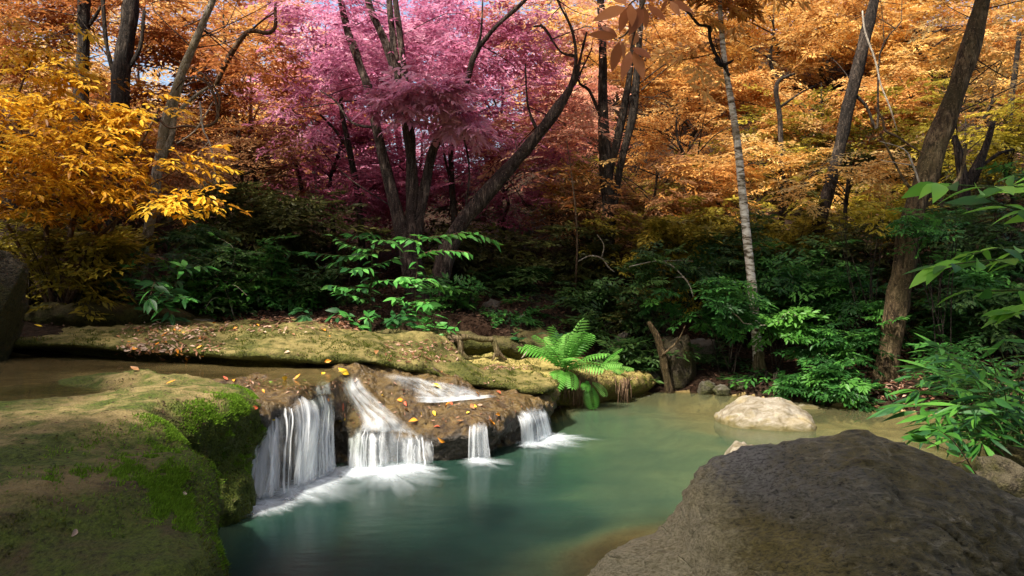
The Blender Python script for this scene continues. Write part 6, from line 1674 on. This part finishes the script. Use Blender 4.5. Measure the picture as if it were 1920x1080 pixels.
for k in range(80):
    y = r9.uniform(13, 16.5); u = r9.uniform(-.75, .75); x = u * y
    g = gh(x, y); z = g + r9.uniform(.2, 1.9)
    px = 960 + x / y * F
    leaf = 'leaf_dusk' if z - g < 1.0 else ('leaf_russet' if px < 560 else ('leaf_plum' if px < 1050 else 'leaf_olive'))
    spots.append((x, y, z, 0.85, leaf, 28, .45))
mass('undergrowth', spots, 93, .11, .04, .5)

def overhead(label, base, clumps, leaf, seed, dens=5, rad=.16):  # unseen trees, crowns placed to shade the foreground and leave sun gaps
    base = np.array(base, float); base[2] = gh(base[0], base[1]) - .05
    t = empty('unseen_shade_tree', base, label, 'tree')
    mb = MB(); c0 = np.mean([c[0] for c in clumps], 0)
    top = np.array([base[0] * .8 + c0[0] * .2, base[1] * .8 + c0[1] * .2, 6.6])
    mb.tube([base, base * .6 + top * .4 + [.15, .1, 0], top, top + [0, 0, 1.6]], [rad * 1.2, rad, rad * .8, rad * .3], 10, .2)
    fork = base * .25 + top * .75
    for c, r_ in clumps:
        c = np.array(c, float)
        mb.tube([fork, (fork + c) / 2 + [0, 0, .5], c], [rad * .45, rad * .3, rad * .08], 6, .15)
    mb.build('trunk', M['bark_dark'], t)
    add_crown(t, [(c, r_) for c, r_ in clumps], leaf, dens * (.6 if leaf == 'leaf_olive' else .38), 1.15, .26, .11, seed, gap=-.15)
A = [((x, y, z), (1.3, 1.1, .6)) for x, y, z in [(-8.4, 8.6, 6.9), (-7.0, 9.0, 7.0), (-5.6, 8.6, 6.9), (-4.2, 8.9, 7.1), (-1.0, 8.3, 6.9)]]
overhead('unseen tall tree added outside the left edge, its branches shading the grove', (-10.5, 8.8, 0), A, 'leaf_orange', 201, 7)
A = [((x, y, z), (1.3, 1.1, .6)) for x, y, z in [(-.3, 9.0, 7.0), (1.2, 8.7, 6.9), (2.7, 8.9, 7.1), (4.2, 8.6, 7.0), (3.4, 7.2, 7.2)]]
overhead('unseen tall tree added outside the right edge, its branches shading the bank', (9.5, 9.0, 0), A, 'leaf_amber', 202, 6)
A = [((x, y, z), (1.4, 1.2, .6)) for x, y, z in [(-6.6, -.5, 6.8), (-5.0, -.6, 7.0), (-3.4, -.5, 6.8), (-5.6, -2.0, 7.2), (-3.8, -1.8, 7.0), (-7.4, 1.9, 7.2), (-5.4, -1.0, 6.6), (-7.5, 4.5, 7.0)]]
overhead('unseen tall tree added for shade behind the viewer on the left bank', (-7.5, -2.0, 0), A, 'leaf_olive', 203, 6)
A = [((x, y, z), (1.4, 1.2, .6)) for x, y, z in [(-2.2, -.7, 6.9), (-1.3, -1.6, 7.0), (1.3, -2.2, 7.0), (2.5, .4, 7.0), (2.4, 2.6, 7.2)]]
overhead('unseen tall tree added for shade behind the viewer on the right bank', (5.0, -3.0, 0), A, 'leaf_olive', 204, 6)
A = [((x, y, z), (2.2, 1.2, 1.6)) for x, y, z in [(-7, -7, 2.5), (-3.5, -8, 3), (0, -8.5, 2.6), (3.5, -8, 3), (7, -7, 2.6), (-5, -9, 5.5), (0, -10, 5.8), (5, -9, 5.5)]]  # this and the two side trees are added to close off the sky
overhead('unseen bushy tree added far behind the viewer to block sky light', (6.5, -9.5, 0), A, 'leaf_dark', 205, 4)

A = [((x, y, z), (1.6, 1.6, 1.3)) for x, y, z in [(-8.5, 4.5, 2.6), (-9.0, 2.0, 3.0), (-8.5, -.5, 2.6), (-9.5, 3.2, 5.0), (-9.5, .2, 5.2), (-7.5, -3.2, 2.8), (-8.5, -3.4, 5.2)]]
overhead('unseen dense tree added on the left bank to block sky light', (-10.0, 2.0, 0), A, 'leaf_dark', 206, 5)
A = [((x, y, z), (1.6, 1.6, 1.3)) for x, y, z in [(7.6, 4.2, 2.4), (7.8, 1.8, 2.6), (7.6, -.6, 2.6), (8.6, 3.2, 5.0), (8.6, .4, 5.2), (7.2, -3.4, 2.8), (8.0, -3.6, 5.2)]]
overhead('unseen dense tree added on the right bank to block sky light', (9.2, 1.8, 0), A, 'leaf_dark', 207, 5)
